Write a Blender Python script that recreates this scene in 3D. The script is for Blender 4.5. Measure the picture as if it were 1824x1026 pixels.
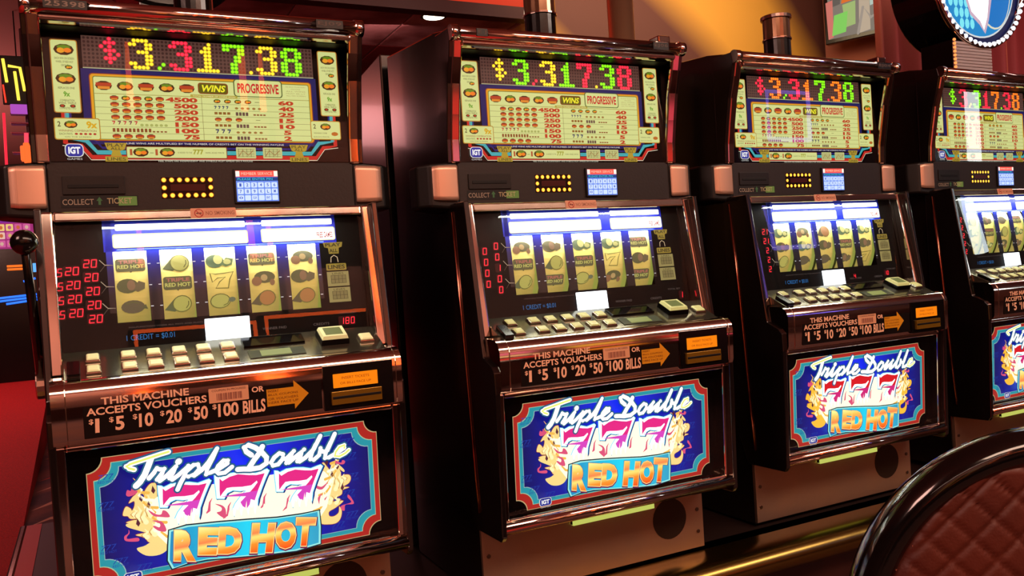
import bpy, bmesh, math, random
from mathutils import Vector, Matrix
from mathutils.geometry import tessellate_polygon

# ------------------------------------------------------------------ clean
for o in list(bpy.data.objects): bpy.data.objects.remove(o, do_unlink=True)
SC = bpy.context.scene
COL = SC.collection
R = math.radians
FLOOR = -0.28

# ------------------------------------------------------------------ camera
def cam_axes(yaw, pitch, roll):
    cy, sy, cp, sp = math.cos(yaw), math.sin(yaw), math.cos(pitch), math.sin(pitch)
    f = Vector((sy*cp, cy*cp, sp)); r = Vector((cy, -sy, 0)); u = r.cross(f)
    c, s = math.cos(roll), math.sin(roll)
    return c*r + s*u, -s*r + c*u, f
cr, cu, cf = cam_axes(R(26.75), R(-1.07), R(-3.65))
cam = bpy.data.cameras.new('camera'); camo = bpy.data.objects.new('camera', cam); COL.objects.link(camo)
m = Matrix((cr, cu, -cf)).transposed().to_4x4(); m.translation = (-.2225, -1.497, 1.0267)
camo.matrix_world = m
cam.sensor_fit = 'HORIZONTAL'; cam.sensor_width = 36.0; cam.lens = 36.0*1505/1824
cam.clip_start = .05; cam.clip_end = 80
SC.camera = camo

# ------------------------------------------------------------------ world, exposure
W = bpy.data.worlds.new('world'); SC.world = W; W.use_nodes = True
W.node_tree.nodes['Background'].inputs[0].default_value = (.30, .17, .13, 1)
W.node_tree.nodes['Background'].inputs[1].default_value = .12
SC.view_settings.view_transform = 'Standard'; SC.view_settings.look = 'None'
SC.view_settings.exposure = 0; SC.view_settings.gamma = 1
SC.view_settings.use_curve_mapping = False
SC.cycles.use_denoising = True
SC.cycles.max_bounces = 6; SC.cycles.sample_clamp_indirect = 4

def area(name, loc, aim, w, h, power, col=(1, .8, .62), spread=180):
    l = bpy.data.lights.new(name, 'AREA'); l.shape = 'RECTANGLE'; l.size = w; l.size_y = h
    l.energy = power; l.color = col; l.spread = R(spread)
    o = bpy.data.objects.new(name, l); COL.objects.link(o); o.location = loc
    o.rotation_euler = (Vector(aim)-Vector(loc)).to_track_quat('-Z', 'Y').to_euler()
    return o
area('ceiling_lamp_front', (1.2, -2.6, 2.85), (1.2, -1.2, 0), 3.5, .6, 84, (1, .66, .48))
area('front_wall_fill', (0, -4.0, 2.95), (0, -5.2, .9), 8, .5, 270, (1, .64, .5))  # added fill on the front wall, so the chrome mirrors it brighter
area('far_ceiling_fill', (-3.2, 8.5, 1.9), (-2.6, 9, 3.1), 4, 1, 150, (1, .55, .5))  # added unseen uplight; brightens the far ceiling mirrored in a cabinet side
area('ceiling_lamp_left', (-2.4, -1.2, 2.85), (-1.4, 1.5, .4), 1.2, 1.2, 75, (1, .55, .45))
area('ceiling_lamp_far_left', (-1.6, 8.0, 2.8), (-1.6, 8, 0), 2.5, 2.5, 50, (1, .42, .42))
area('right_fill', (3.6, -2.2, 2.9), (3.2, .3, 1.4), 1.2, .6, 32, (1, .74, .62))  # added fill for the round sign's neck and the right-hand machines
area('wall_washer', (3.1, 2.2, 2.9), (3.6, 3.9, 1.7), 2.2, .5, 24, (1, .74, .42))
area('wall_washer_left', (1.0, 2.9, 2.3), (1.2, 3.9, 1.6), .9, .3, 3, (1, .6, .55))
area('curtain_lamp', (5.2, .6, 2.8), (5.4, 1.6, 1.6), 1, .4, 22, (1, .5, .45))

# ------------------------------------------------------------------ materials
def lin(c):
    return tuple(((v/255)/12.92 if v/255 <= .04045 else ((v/255+.055)/1.055)**2.4) for v in c)
MATS = {}
def mat(name, base=(200, 200, 200), rough=.5, metal=0., emit=None, strength=1., coat=0., spec=.5, bump=None, noise=None, alpha=None):
    if name in MATS: return MATS[name]
    m = bpy.data.materials.new(name); m.use_nodes = True; MATS[name] = m
    nt = m.node_tree; b = nt.nodes['Principled BSDF']
    b.inputs['Base Color'].default_value = (*lin(base), 1)
    b.inputs['Roughness'].default_value = rough; b.inputs['Metallic'].default_value = metal
    b.inputs['Coat Weight'].default_value = coat; b.inputs['Coat Roughness'].default_value = .05
    b.inputs['Specular IOR Level'].default_value = spec
    if emit:
        b.inputs['Emission Color'].default_value = (*lin(emit), 1); b.inputs['Emission Strength'].default_value = strength
    tc = nt.nodes.new('ShaderNodeTexCoord')
    if noise:   # (scale, colour2, contrast lo, hi)
        n = nt.nodes.new('ShaderNodeTexNoise'); n.inputs['Scale'].default_value = noise[0]; n.inputs['Detail'].default_value = 4
        r = nt.nodes.new('ShaderNodeValToRGB'); r.color_ramp.elements[0].position = noise[2]; r.color_ramp.elements[1].position = noise[3]
        r.color_ramp.elements[0].color = (*lin(base), 1); r.color_ramp.elements[1].color = (*lin(noise[1]), 1)
        nt.links.new(tc.outputs['Object'], n.inputs['Vector']); nt.links.new(n.outputs['Fac'], r.inputs[0])
        nt.links.new(r.outputs[0], b.inputs['Base Color'])
    if bump:    # (scale, strength)
        n = nt.nodes.new('ShaderNodeTexNoise'); n.inputs['Scale'].default_value = bump[0]; n.inputs['Detail'].default_value = 3
        bp = nt.nodes.new('ShaderNodeBump'); bp.inputs['Strength'].default_value = bump[1]; bp.inputs['Distance'].default_value = .004
        nt.links.new(tc.outputs['Object'], n.inputs['Vector']); nt.links.new(n.outputs['Fac'], bp.inputs['Height'])
        nt.links.new(bp.outputs[0], b.inputs['Normal'])
    return m
def glow(c, s=1.):   # an ink on a back-lit panel, a lamp or a screen
    return mat('glow_%d_%d_%d_%d' % (*c, int(s*100)), base=tuple(v*.35 for v in c), rough=.5, emit=c, strength=s, spec=.2)
def ink(c, rough=.5): return mat('ink_%d_%d_%d' % c, base=c, rough=rough, spec=.3)
chrome = mat('chrome', (226, 208, 196), .09, 1., bump=(9, .05))
chrome_soft = mat('chrome_soft', (205, 186, 172), .22, 1., bump=(20, .08))
black_gloss = mat('black_laminate', (9, 8, 8), .16, 0, spec=.45, bump=(30, .04))
black_matte = mat('black_plastic', (20, 17, 16), .42, spec=.35, bump=(120, .05))
panel_grey = mat('service_plate', (32, 25, 23), .45, spec=.4, bump=(160, .06))
side_mat = mat('cabinet_side_laminate', (18, 12, 11), .16, 0, spec=1., coat=.3)
dark_glass = mat('dark_glass', (5, 4, 5), .08, spec=.35)
steel = mat('brushed_steel', (190, 150, 124), .42, .85, bump=(60, .12), noise=(3, (165, 140, 128), .4, .7))
screw_mat = mat('screw_head', (120, 100, 90), .35, 1.)
brass = mat('brass_trim', (150, 128, 66), .24, 1., bump=(14, .1))
def glass_mat():
    if 'pane' in MATS: return MATS['pane']
    m = bpy.data.materials.new('clear_glass_pane'); m.use_nodes = True; MATS['pane'] = m
    nt = m.node_tree; nt.nodes.clear()
    o = nt.nodes.new('ShaderNodeOutputMaterial'); mx = nt.nodes.new('ShaderNodeMixShader')
    t = nt.nodes.new('ShaderNodeBsdfTransparent'); g = nt.nodes.new('ShaderNodeBsdfGlossy'); g.inputs['Roughness'].default_value = .01
    f = nt.nodes.new('ShaderNodeFresnel'); f.inputs['IOR'].default_value = 1.46
    ge = nt.nodes.new('ShaderNodeNewGeometry'); iv = nt.nodes.new('ShaderNodeMath'); iv.operation = 'SUBTRACT'; iv.inputs[0].default_value = 1
    mu = nt.nodes.new('ShaderNodeMath'); mu.operation = 'MULTIPLY'     # mirror on the outer face only (no internal reflection)
    nt.links.new(ge.outputs['Backfacing'], iv.inputs[1]); nt.links.new(iv.outputs[0], mu.inputs[0]); nt.links.new(f.outputs[0], mu.inputs[1])
    nt.links.new(mu.outputs[0], mx.inputs[0]); nt.links.new(t.outputs[0], mx.inputs[1]); nt.links.new(g.outputs[0], mx.inputs[2])
    nt.links.new(mx.outputs[0], o.inputs[0]); return m
def ramp_mat(name, stops, axis, lo, hi, strength=0., rough=.5):
    """flat print or painted lamp falloff whose colour changes along one object axis"""
    if name in MATS: return MATS[name]
    m = bpy.data.materials.new(name); m.use_nodes = True; MATS[name] = m
    nt = m.node_tree; b = nt.nodes['Principled BSDF']; b.inputs['Roughness'].default_value = rough
    tc = nt.nodes.new('ShaderNodeTexCoord'); sp = nt.nodes.new('ShaderNodeSeparateXYZ'); mr = nt.nodes.new('ShaderNodeMapRange')
    mr.inputs[1].default_value = lo; mr.inputs[2].default_value = hi
    r = nt.nodes.new('ShaderNodeValToRGB'); e = r.color_ramp.elements
    while len(e) < len(stops): e.new(.5)
    for k, (p, c) in enumerate(stops): e[k].position = p; e[k].color = (*lin(c), 1)
    nt.links.new(tc.outputs['Object'], sp.inputs[0]); nt.links.new(sp.outputs[axis], mr.inputs[0]); nt.links.new(mr.outputs[0], r.inputs[0])
    nt.links.new(r.outputs[0], b.inputs['Base Color'])
    if strength:
        nt.links.new(r.outputs[0], b.inputs['Emission Color']); b.inputs['Emission Strength'].default_value = strength
    return m

# ------------------------------------------------------------------ object helpers
def link(name, me, parent=None):
    o = bpy.data.objects.new(name, me); COL.objects.link(o)
    if parent: o.parent = parent
    return o
def obj(name, bm, mats, parent=None, smooth=False, bevel=0, seg=2):
    me = bpy.data.meshes.new(name); bmesh.ops.recalc_face_normals(bm, faces=bm.faces[:])
    bm.to_mesh(me); bm.free()
    for m_ in (mats if isinstance(mats, (list, tuple)) else [mats]): me.materials.append(m_)
    if smooth:
        for p in me.polygons: p.use_smooth = True
    o = link(name, me, parent)
    if bevel: add_bevel(o, bevel, seg)
    return o
def add_bevel(o, w, seg=2):
    b = o.modifiers.new('bevel', 'BEVEL'); b.width = w; b.segments = seg; b.limit_method = 'ANGLE'; b.angle_limit = R(35)
def thing(name, label, cat, loc=(0, 0, 0), rz=0, group=None):
    o = bpy.data.objects.new(name, None); COL.objects.link(o); o.location = loc; o.rotation_euler = (0, 0, rz)
    o.empty_display_size = .1
    return tag(o, label, cat, group)
def tag(o, label, cat, group=None):
    o['label'] = label; o['category'] = cat
    if group: o['group'] = group
    return o
def struct(o): o['kind'] = 'structure'; return o
def B(): return bmesh.new()
def box(bm, x0, x1, y0, y1, z0, z1, mi=0, f=None):
    vs = [bm.verts.new(f(x, y, z) if f else (x, y, z)) for x in (x0, x1) for y in (y0, y1) for z in (z0, z1)]
    for q in ((0, 1, 3, 2), (4, 6, 7, 5), (0, 4, 5, 1), (2, 3, 7, 6), (0, 2, 6, 4), (1, 5, 7, 3)):
        bm.faces.new([vs[i] for i in q]).material_index = mi
    return bm
def prism(bm, prof, x0, x1, mi=0, axis='x'):
    """prof = (y,z) outline swept along x"""
    def P(a, b, c): return (a, b, c) if axis == 'x' else ((b, a, c) if axis == 'y' else (b, c, a))
    a = [bm.verts.new(P(x0, *p)) for p in prof]; b = [bm.verts.new(P(x1, *p)) for p in prof]
    n = len(prof)
    for i in range(n): bm.faces.new((a[i], a[(i+1) % n], b[(i+1) % n], b[i])).material_index = mi
    bm.faces.new(a).material_index = mi; bm.faces.new(b[::-1]).material_index = mi
    return bm
def ring(bm, c, n, r, seg, up=None):
    n = Vector(n).normalized(); up = Vector(up) if up else (Vector((0, 0, 1)) if abs(n.z) < .9 else Vector((1, 0, 0)))
    a = n.cross(up).normalized(); b = n.cross(a)
    return [bm.verts.new(Vector(c)+(a*math.cos(t)+b*math.sin(t))*r) for t in [2*math.pi*k/seg for k in range(seg)]]
def tube(bm, pts, r, seg=10, mi=0, closed=False):
    pts = [Vector(p) for p in pts]; rs = r if isinstance(r, (list, tuple)) else [r]*len(pts)
    rings = []
    for i, p in enumerate(pts):
        if closed: d = pts[(i+1) % len(pts)]-pts[i-1]
        else: d = pts[min(i+1, len(pts)-1)]-pts[max(i-1, 0)]
        rings.append(ring(bm, p, d, rs[i], seg))
    k = len(rings) if closed else len(rings)-1
    for i in range(k):
        A, Bq = rings[i], rings[(i+1) % len(rings)]
        for j in range(seg): bm.faces.new((A[j], A[(j+1) % seg], Bq[(j+1) % seg], Bq[j])).material_index = mi
    if not closed:
        bm.faces.new(rings[0][::-1]).material_index = mi; bm.faces.new(rings[-1]).material_index = mi
    return bm
def disc(bm, c, n, r, th, seg=24, mi=0):
    n = Vector(n).normalized(); return tube(bm, [Vector(c), Vector(c)+n*th], r, seg, mi)
def ball(bm, c, r, mi=0, u=16, v=10):
    ret = bmesh.ops.create_uvsphere(bm, u_segments=u, v_segments=v, radius=r, matrix=Matrix.Translation(c))
    for v_ in ret['verts']:
        for f_ in v_.link_faces: f_.material_index = mi
    return bm

# ------------------------------------------------------------------ flat print (lettering, artwork)
GLYPH = {}
def glyphs(s, bold=0., space=1.):
    k = (s, bold, space)
    if k in GLYPH: return GLYPH[k]
    c = bpy.data.curves.new('t', 'FONT'); c.body = s; c.size = 1; c.offset = bold; c.space_character = space; c.resolution_u = 3
    o = bpy.data.objects.new('t', c); me = bpy.data.meshes.new_from_object(o)
    vs = [(v.co.x, v.co.y) for v in me.vertices]; fs = [tuple(p.vertices) for p in me.polygons]
    x0 = min(v[0] for v in vs); x1 = max(v[0] for v in vs); y0 = min(v[1] for v in vs); y1 = max(v[1] for v in vs)
    vs = [((x-x0)/(x1-x0), (y-y0)/(y1-y0)) for x, y in vs]
    bpy.data.objects.remove(o); bpy.data.curves.remove(c); bpy.data.meshes.remove(me)
    GLYPH[k] = (vs, fs); return GLYPH[k]
class Print:
    """layers of flat ink; u across, v up; warp(u, v, lift) gives the point, lift = height above the panel"""
    def __init__(s, warp, step=.0003): s.w = warp; s.v = []; s.f = []; s.mi = []; s.m = []; s.step = step
    def _m(s, m_):
        if isinstance(m_, tuple): m_ = ink(m_)
        if m_ not in s.m: s.m.append(m_)
        return s.m.index(m_)
    def tris(s, pts, tr, m_, L):
        b = len(s.v); s.v += [s.w(p[0], p[1], L*s.step) for p in pts]; k = s._m(m_)
        for t in tr: s.f.append(tuple(b+i for i in t)); s.mi.append(k)
    def poly(s, pts, m_, L=1):
        s.tris(pts, tessellate_polygon([[Vector((p[0], p[1], 0)) for p in pts]]), m_, L)
    def rect(s, a, b, c, d, m_, L=1): s.tris([(a, b), (c, b), (c, d), (a, d)], [(0, 1, 2, 3)], m_, L)
    def rrect(s, a, b, c, d, r, m_, L=1, n=4):
        P = []
        for cx, cy, t0 in ((c-r, d-r, 0), (a+r, d-r, 90), (a+r, b+r, 180), (c-r, b+r, 270)):
            P += [(cx+r*math.cos(R(t0+90*k/n)), cy+r*math.sin(R(t0+90*k/n))) for k in range(n+1)]
        s.tris(P, [tuple(range(len(P)))], m_, L)
    def ell(s, x, y, rx, ry, m_, L=1, n=16):
        s.tris([(x+rx*math.cos(2*math.pi*k/n), y+ry*math.sin(2*math.pi*k/n)) for k in range(n)], [tuple(range(n))], m_, L)
    def stroke(s, pts, w, m_, L=1, closed=False, cap=True):
        n = len(pts); V = [Vector(p) for p in pts]; ws = w if isinstance(w, (list, tuple)) else [w]*n
        Lf, Rt = [], []
        for i in range(n):
            d = (V[(i+1) % n]-V[i-1]) if closed else (V[min(i+1, n-1)]-V[max(i-1, 0)])
            if d.length < 1e-9: d = Vector((1, 0))
            d.normalize(); q = Vector((-d.y, d.x))*ws[i]/2
            Lf.append(V[i]+q); Rt.append(V[i]-q)
        P = Lf+Rt; k = n if closed else n-1
        s.tris([tuple(p) for p in P], [(i, (i+1) % n, n+(i+1) % n, n+i) for i in range(k)], m_, L)
        if cap and not closed:
            for i in (0, n-1): s.ell(V[i].x, V[i].y, ws[i]/2, ws[i]/2, m_, L, 10)
        if cap:
            for i in range(1, n-1): s.ell(V[i].x, V[i].y, ws[i]/2, ws[i]/2, m_, L, 8)
    def text(s, t, a, b, c, d, m_, L=2, bold=0., shear=0., space=1.):
        vs, fs = glyphs(t, bold, space)
        s.tris([(a+(c-a)*x+shear*(d-b)*(y-.5), b+(d-b)*y) for x, y in vs], fs, m_, L)
    def quadtext(s, t, q, m_, L=2, bold=0., grow=0.):
        vs, fs = glyphs(t, bold); tl, tr, br, bl = [Vector(p) for p in q]
        c = (tl+tr+br+bl)/4
        P = []
        for x, y in vs:
            p = (bl*(1-x)+br*x)*(1-y)+(tl*(1-x)+tr*x)*y
            P.append(tuple(c+(p-c)*(1+grow)))
        s.tris(P, fs, m_, L)
    def seg(s, ch, x, y, w, h, m_, L=2):
        t = w*.2; S = {'0': 'abcdef', '1': 'bc', '2': 'abged', '3': 'abgcd', '4': 'fgbc', '5': 'afgcd', '6': 'afgedc', '7': 'abc', '8': 'abcdefg', '9': 'abcdfg'}[ch]
        k = .12*h
        Q = {'a': ((x, y+h), (x+w, y+h)), 'd': ((x, y), (x+w, y)), 'g': ((x, y+h/2), (x+w, y+h/2)), 'f': ((x, y+h/2), (x, y+h)),
             'b': ((x+w, y+h/2), (x+w, y+h)), 'e': ((x, y), (x, y+h/2)), 'c': ((x+w, y), (x+w, y+h/2))}
        for c in S:
            (ax, ay), (bx, by) = Q[c]; ax += k*(ay-y)/h; bx += k*(by-y)/h
            s.stroke([(ax, ay), (bx, by)], t, m_, L, cap=False)
    def build(s, name, parent=None):
        me = bpy.data.meshes.new(name); me.from_pydata(s.v, [], s.f)
        for m_ in s.m: me.materials.append(m_)
        me.polygons.foreach_set('material_index', s.mi); me.update()
        return link(name, me, parent)
MESHES = {}
def once(key, name, parent, make):
    """make(parent) builds the part the first time; later machines take a copy that shares its mesh"""
    if key in MESHES:
        o = MESHES[key].copy(); COL.objects.link(o); o.parent = parent; o.name = name; return o
    o = make(parent); MESHES[key] = o; return o

# ------------------------------------------------------------------ the room
def mural():
    m = bpy.data.materials.new('painted_wall'); m.use_nodes = True; nt = m.node_tree; b = nt.nodes['Principled BSDF']; b.inputs['Roughness'].default_value = .7
    tc = nt.nodes.new('ShaderNodeTexCoord'); wv = nt.nodes.new('ShaderNodeTexWave'); wv.wave_type = 'BANDS'; wv.bands_direction = 'DIAGONAL'
    wv.inputs['Scale'].default_value = .34; wv.inputs['Distortion'].default_value = 3.2; wv.inputs['Detail'].default_value = 1; wv.inputs['Detail Scale'].default_value = .6; wv.inputs['Phase Offset'].default_value = 2.2
    r = nt.nodes.new('ShaderNodeValToRGB'); e = r.color_ramp.elements
    e[0].position = .25; e[0].color = (*lin((88, 46, 42)), 1); e[1].position = .75; e[1].color = (*lin((214, 158, 64)), 1)
    n = nt.nodes.new('ShaderNodeTexNoise'); n.inputs['Scale'].default_value = 60; bp = nt.nodes.new('ShaderNodeBump'); bp.inputs['Strength'].default_value = .1
    nt.links.new(tc.outputs['Object'], wv.inputs['Vector']); nt.links.new(wv.outputs['Fac'], r.inputs[0]); nt.links.new(r.outputs[0], b.inputs['Base Color'])
    nt.links.new(tc.outputs['Object'], n.inputs['Vector']); nt.links.new(n.outputs['Fac'], bp.inputs['Height']); nt.links.new(bp.outputs[0], b.inputs['Normal'])
    return m
def wallbox(name, x0, x1, y0, y1, z0, z1, m_): b = B(); box(b, x0, x1, y0, y1, z0, z1); return struct(obj(name, b, m_))
red_carpet = mat('red_carpet', (206, 24, 20), .85, bump=(260, .5), noise=(120, (140, 12, 14), .3, .7))
dark_carpet = mat('dark_carpet', (64, 40, 44), .9, bump=(260, .5), noise=(5, (90, 52, 40), .35, .6))
mauve = mat('mauve_paint', (150, 92, 88), .7, bump=(50, .1))
wallbox('floor', -8, 9, -5.2, 16, FLOOR-.1, FLOOR, dark_carpet)
wallbox('trim_1', -4.2, -.63, -2.0, 4.0, FLOOR, FLOOR+.006, red_carpet)
b = B(); prism(b, [(4.0, FLOOR), (4.0, FLOOR+.007), (9.2, .16), (15, .16), (15, FLOOR)], -5, -.63); struct(obj('trim_2', b, red_carpet))
# patterned carpet border: curved inlays
def carpet_border():
    b = B(); box(b, -.63, -.05, 1.6, 9.0, FLOOR, FLOOR+.005); struct(obj('trim_3', b, mat('border_carpet', (112, 62, 52), .9, bump=(260, .5), noise=(3, (70, 40, 48), .4, .6))))
    P = Print(lambda u, v, l: (u, v, FLOOR+.0055+l)); y = 2.0; rnd = random.Random(2)
    while y < 8.8:
        c = [(236, 150, 36), (90, 50, 60), (190, 140, 120), (200, 70, 50)][rnd.randrange(4)]; w_ = rnd.uniform(.12, .4)
        P.poly([(-.62, y), (-.5, y+.12), (-.3, y+.05), (-.06, y+.16), (-.06, y+.16+w_), (-.3, y+.05+w_*.7), (-.5, y+.1+w_*.3)], ink(c, .9), 1); y += rnd.uniform(.3, .6)
    o = P.build('trim_4'); struct(o)
carpet_border()
ceil_m = mat('ceiling_paint', (126, 58, 58), .6, noise=(1.5, (104, 44, 46), .4, .6))
wallbox('ceiling', -8, 9, -5.2, 16, 3.10, 3.2, mat('ceiling_dark', (170, 106, 98), .7))
wallbox('wall_front', -8, 9, -5.2, -5.0, FLOOR, 3.1, mat('front_paint', (150, 100, 84), .6, noise=(.7, (92, 54, 48), .4, .6)))
wallbox('wall_left', -8, -7.8, -5, 16, FLOOR, 3.1, mat('left_paint', (120, 60, 60), .6))
wallbox('wall_far', -8, 9, 15.8, 16, FLOOR, 3.1, mat('far_paint', (84, 50, 62), .6))
wallbox('wall_side', 8.8, 9, -5, 16, FLOOR, 3.1, mat('side_paint', (120, 70, 58), .6))
wallbox('wall_back', 2.28, 4.78, 3.0, 3.12, FLOOR, 3.1, mural())
b = B(); v = [b.verts.new(p) for z in (FLOOR, 3.1) for p in ((4.75, 3.0, z), (5.2, 1.93, z), (5.3, 1.97, z), (4.85, 3.04, z))]
for q in ((0, 1, 5, 4), (1, 2, 6, 5), (2, 3, 7, 6), (3, 0, 4, 7), (4, 5, 6, 7), (0, 3, 2, 1)): b.faces.new([v[i] for i in q])
struct(obj('wall_right', b, mat('terracotta_paint', (168, 92, 72), .7, bump=(50, .1))))
# lowered ceiling of square tiles with a lit red fascia
TZ = 2.42
tile_a = mat('ceiling_tile', (196, 130, 130), .5, noise=(3, (128, 62, 60), .4, .6)); tile_b = mat('ceiling_tile_red', (120, 30, 30), .5, noise=(3, (104, 24, 26), .4, .6))
fr = B(); box(fr, .18, 2.05, 2.68, 5.8, TZ+.012, 3.1); sof = struct(obj('soffit', fr, mat('soffit_core', (150, 120, 110), .6)))
me = {}
for i in range(3):
    for j in range(5):
        m_ = tile_a if j < 1 else tile_b
        if m_ not in me: bb = B(); box(bb, .006, .614, .006, .614, 0, .011); o = obj('ceiling_tile', bb, m_, sof); add_bevel(o, .004); me[m_] = o.data
        else: o = link('ceiling_tile', me[m_], sof); add_bevel(o, .004)
        o.location = (2.04-.62*(i+1), 2.70+.62*j, TZ)
wallbox('trim_5', .18, 2.06, 2.60, 2.68, TZ-.01, TZ+.055, mat('fascia_dark', (74, 26, 28), .4))
wallbox('trim_6', .18, 2.05, 2.62, 2.68, TZ+.055, 3.09, glow((214, 50, 24), .9))
wallbox('trim_7', 2.05, 2.10, 2.60, 3.0, TZ-.01, TZ+.10, mat('fascia_light', (190, 140, 110), .4))
def downlight(x, y, z, label):
    t = thing('downlight', label, 'ceiling light', (x, y, z))
    b = B(); disc(b, (0, 0, -.004), (0, 0, 1), .072, .006, 28); obj('trim_ring', b, chrome_soft, t)
    b = B(); disc(b, (0, 0, -.007), (0, 0, 1), .056, .004, 28); obj('lens', b, glow((255, 240, 210), 6.), t)
downlight(1.53, 2.70, TZ-.002, 'small round lit downlight under the red-lit soffit')

# ------------------------------------------------------------------ hall to the left, far away
def far_bank():
    t = thing('slot_machine', 'far slot machine with violet picture screen and blue-lit base beyond the red carpet', 'slot machine', (-.93, 9.6, .16))
    def bx(n, a, c, y0, y1, z0, z1, m_, bv=.004): bb = B(); box(bb, a, c, y0, y1, z0-.16, z1-.16); return obj(n, bb, m_, t, bevel=bv)
    bx('cabinet', -.62, .29, -.2, .5, .16, 2.15, black_gloss)
    P = Print(lambda u, v, l: (u, -.21-l, v-.16), .002); g = glow
    P.rect(-.55, 1.64, .24, 1.99, g((150, 40, 110), 1.), 0)
    cols = [(226, 190, 170), (214, 110, 60), (200, 90, 150), (230, 200, 120)]; rnd = random.Random(3)
    for i in range(9):
        for j in range(3): P.rrect(-.53+i*.083, 1.66+j*.09, -.46+i*.083, 1.735+j*.09, .01, g(cols[rnd.randrange(4)], .9), 1); P.ell(-.495+i*.083, 1.697+j*.09, .018, .022, g(cols[rnd.randrange(4)], .7), 2, 8)
    P.rect(-.55, 1.93, .24, 1.99, g((120, 30, 150), .9), 1); P.build('screen', t)
    for nm, a, c_, q, e, col, st in (('blue_meter', -.5, 1.405, -.12, 1.455, (90, 130, 220), 1.), ('orange_meter', -.05, 1.40, .1, 1.425, (250, 110, 30), 1.2), ('orange_meter', -.05, 1.435, .1, 1.46, (250, 110, 30), 1.2), ('cyan_lamp', .2, 1.37, .24, 1.47, (90, 170, 250), 1.2), ('pink_lamp', .30, 1.37, .33, 1.47, (250, 60, 90), 1.2)):
        bx(nm, a, q, -.215, -.19, c_, e, g(col, st))
    for z, w_ in ((1.27, .12), (1.09, .5), (1.06, .42), (1.03, .3)):
        bb = B(); tube(bb, [(.22-w_, -.24, z-.16), (.22, -.24, z-.16+.03)], .012, 8); obj('blue_tube', bb, glow((40, 110, 250), 1.6), t, smooth=True)
    bb = B(); tube(bb, [(.34, -.23, 1.75-.16), (.30, -.23, 2.1-.16)], .016, 8); obj('red_tube', bb, glow((250, 30, 60), 1.4), t, smooth=True)
far_bank()
def neon_sign():
    t = thing('neon_sign', 'hooked yellow neon tubes over a violet plate far left', 'sign', (-.575, 5.4, 2.48)); t.scale = (.48, .48, .48)
    bb = B(); box(bb, -.16, .28, 0, .05, -.10, .62); obj('backing', bb, black_matte, t, bevel=.01)
    for pts in ([(-.12, .56), (-.09, .22)], [(-.06, .46), (.09, .44), (.13, .10)], [(.02, .38), (.045, -.04)]):
        bb = B(); tube(bb, [(x, -.03, z) for x, z in pts], .02, 8); obj('neon_tube', bb, glow((255, 214, 70), 1.8), t, smooth=True)
    for pts in ([(-.14, .18), (-.12, -.08)],):
        bb = B(); tube(bb, [(x, -.03, z) for x, z in pts], .011, 8); obj('red_tube', bb, glow((250, 60, 40), 1.4), t, smooth=True)
    bb = B(); box(bb, -.07, .24, -.04, .0, -.24, -.10); obj('violet_plate', bb, glow((176, 80, 190), 1.), t, bevel=.01)
    bb = B(); tube(bb, [(.05, .05, .62), (.05, .05, (3.1-2.48)/.48)], .01, 6); obj('hanger', bb, black_matte, t)
neon_sign()
def red_post():
    t = thing('light_column', 'far slim column with vertical red neon and an orange lantern', 'column', (-.60, 5.45, FLOOR))
    bb = B(); box(bb, .07, .25, .1, .3, 0, 3.3); obj('post', bb, mat('post_paint', (88, 44, 50), .5), t, bevel=.01)
    for z in (2.66, 2.59, 2.52, 2.38): 
        bb = B(); box(bb, -.02, .25, .02, .1, z, z+.012); obj('shelf_edge', bb, mat('rose_metal', (170, 90, 100), .3, .6), t, bevel=.004)
    bb = B(); tube(bb, [(-.055, .0, 2.66), (-.065, .0, 2.07)], .009, 8); obj('neon_tube', bb, glow((250, 40, 60), 1.4), t, smooth=True)
    bb = B(); tube(bb, [(.075, .0, 2.52), (.07, .0, 2.42)], .014, 8); obj('pink_tube', bb, glow((250, 70, 90), 1.3), t, smooth=True)
    bb = B(); box(bb, .03, .11, -.02, .04, 2.32, 2.43); box(bb, .05, .09, -.03, .05, 2.30, 2.45); obj('lantern', bb, glow((250, 96, 40), 1.5), t, bevel=.01)
red_post()

# ------------------------------------------------------------------ signs across the aisle: the glass and chrome mirror them
def tube_frame(name, x, z, w_, h, c, s, label, r=.018, y=-3.0, legs=True):
    t = thing(name, label, 'sign', (x+w_/2, y, z))
    pts = [(-w_/2, 0), (-w_/2, h), (w_/2, h), (w_/2, 0)]
    bb = B(); box(bb, -w_/2-.03, w_/2+.03, -.14, -.08, -.02, h+.03); obj('backing', bb, black_matte, t)
    bb = B(); tube(bb, [(a, 0, q) for a, q in pts], r, 8, closed=False); 
    if not legs: tube(bb, [(-w_/2, 0, 0), (w_/2, 0, 0)], r, 8)
    obj('neon_tube', bb, glow(c, s), t)
    for sx in (-1, 1):
        bb = B(); box(bb, sx*w_*.4-.015, sx*w_*.4+.015, -.13, -.10, FLOOR-z, -.01); obj('post', bb, black_matte, t)
    return t
tube_frame('neon_sign', -.018, 1.0, .568, .61, (255, 96, 36), 12., 'lower orange neon frame across the aisle, nearer the red carpet', .014, -2.8)
tube_frame('neon_sign', .05, 2.0, .57, .9, (255, 96, 36), 10., 'upper orange neon frame across the aisle, nearer the red carpet', .02)
tube_frame('neon_sign', .61, 1.0, .60, .63, (255, 96, 36), 12., 'lower orange neon frame across the aisle, farther from the red carpet', .014, -2.8)
tube_frame('neon_sign', .72, 2.0, .62, .9, (255, 96, 36), 10., 'upper orange neon frame across the aisle, farther from the red carpet', .02)
tube_frame('neon_sign', 4.43, 1.90, .42, .36, (130, 110, 255), 7., 'violet neon frame across the aisle mirrored in the third machine', .018, legs=False)
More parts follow.
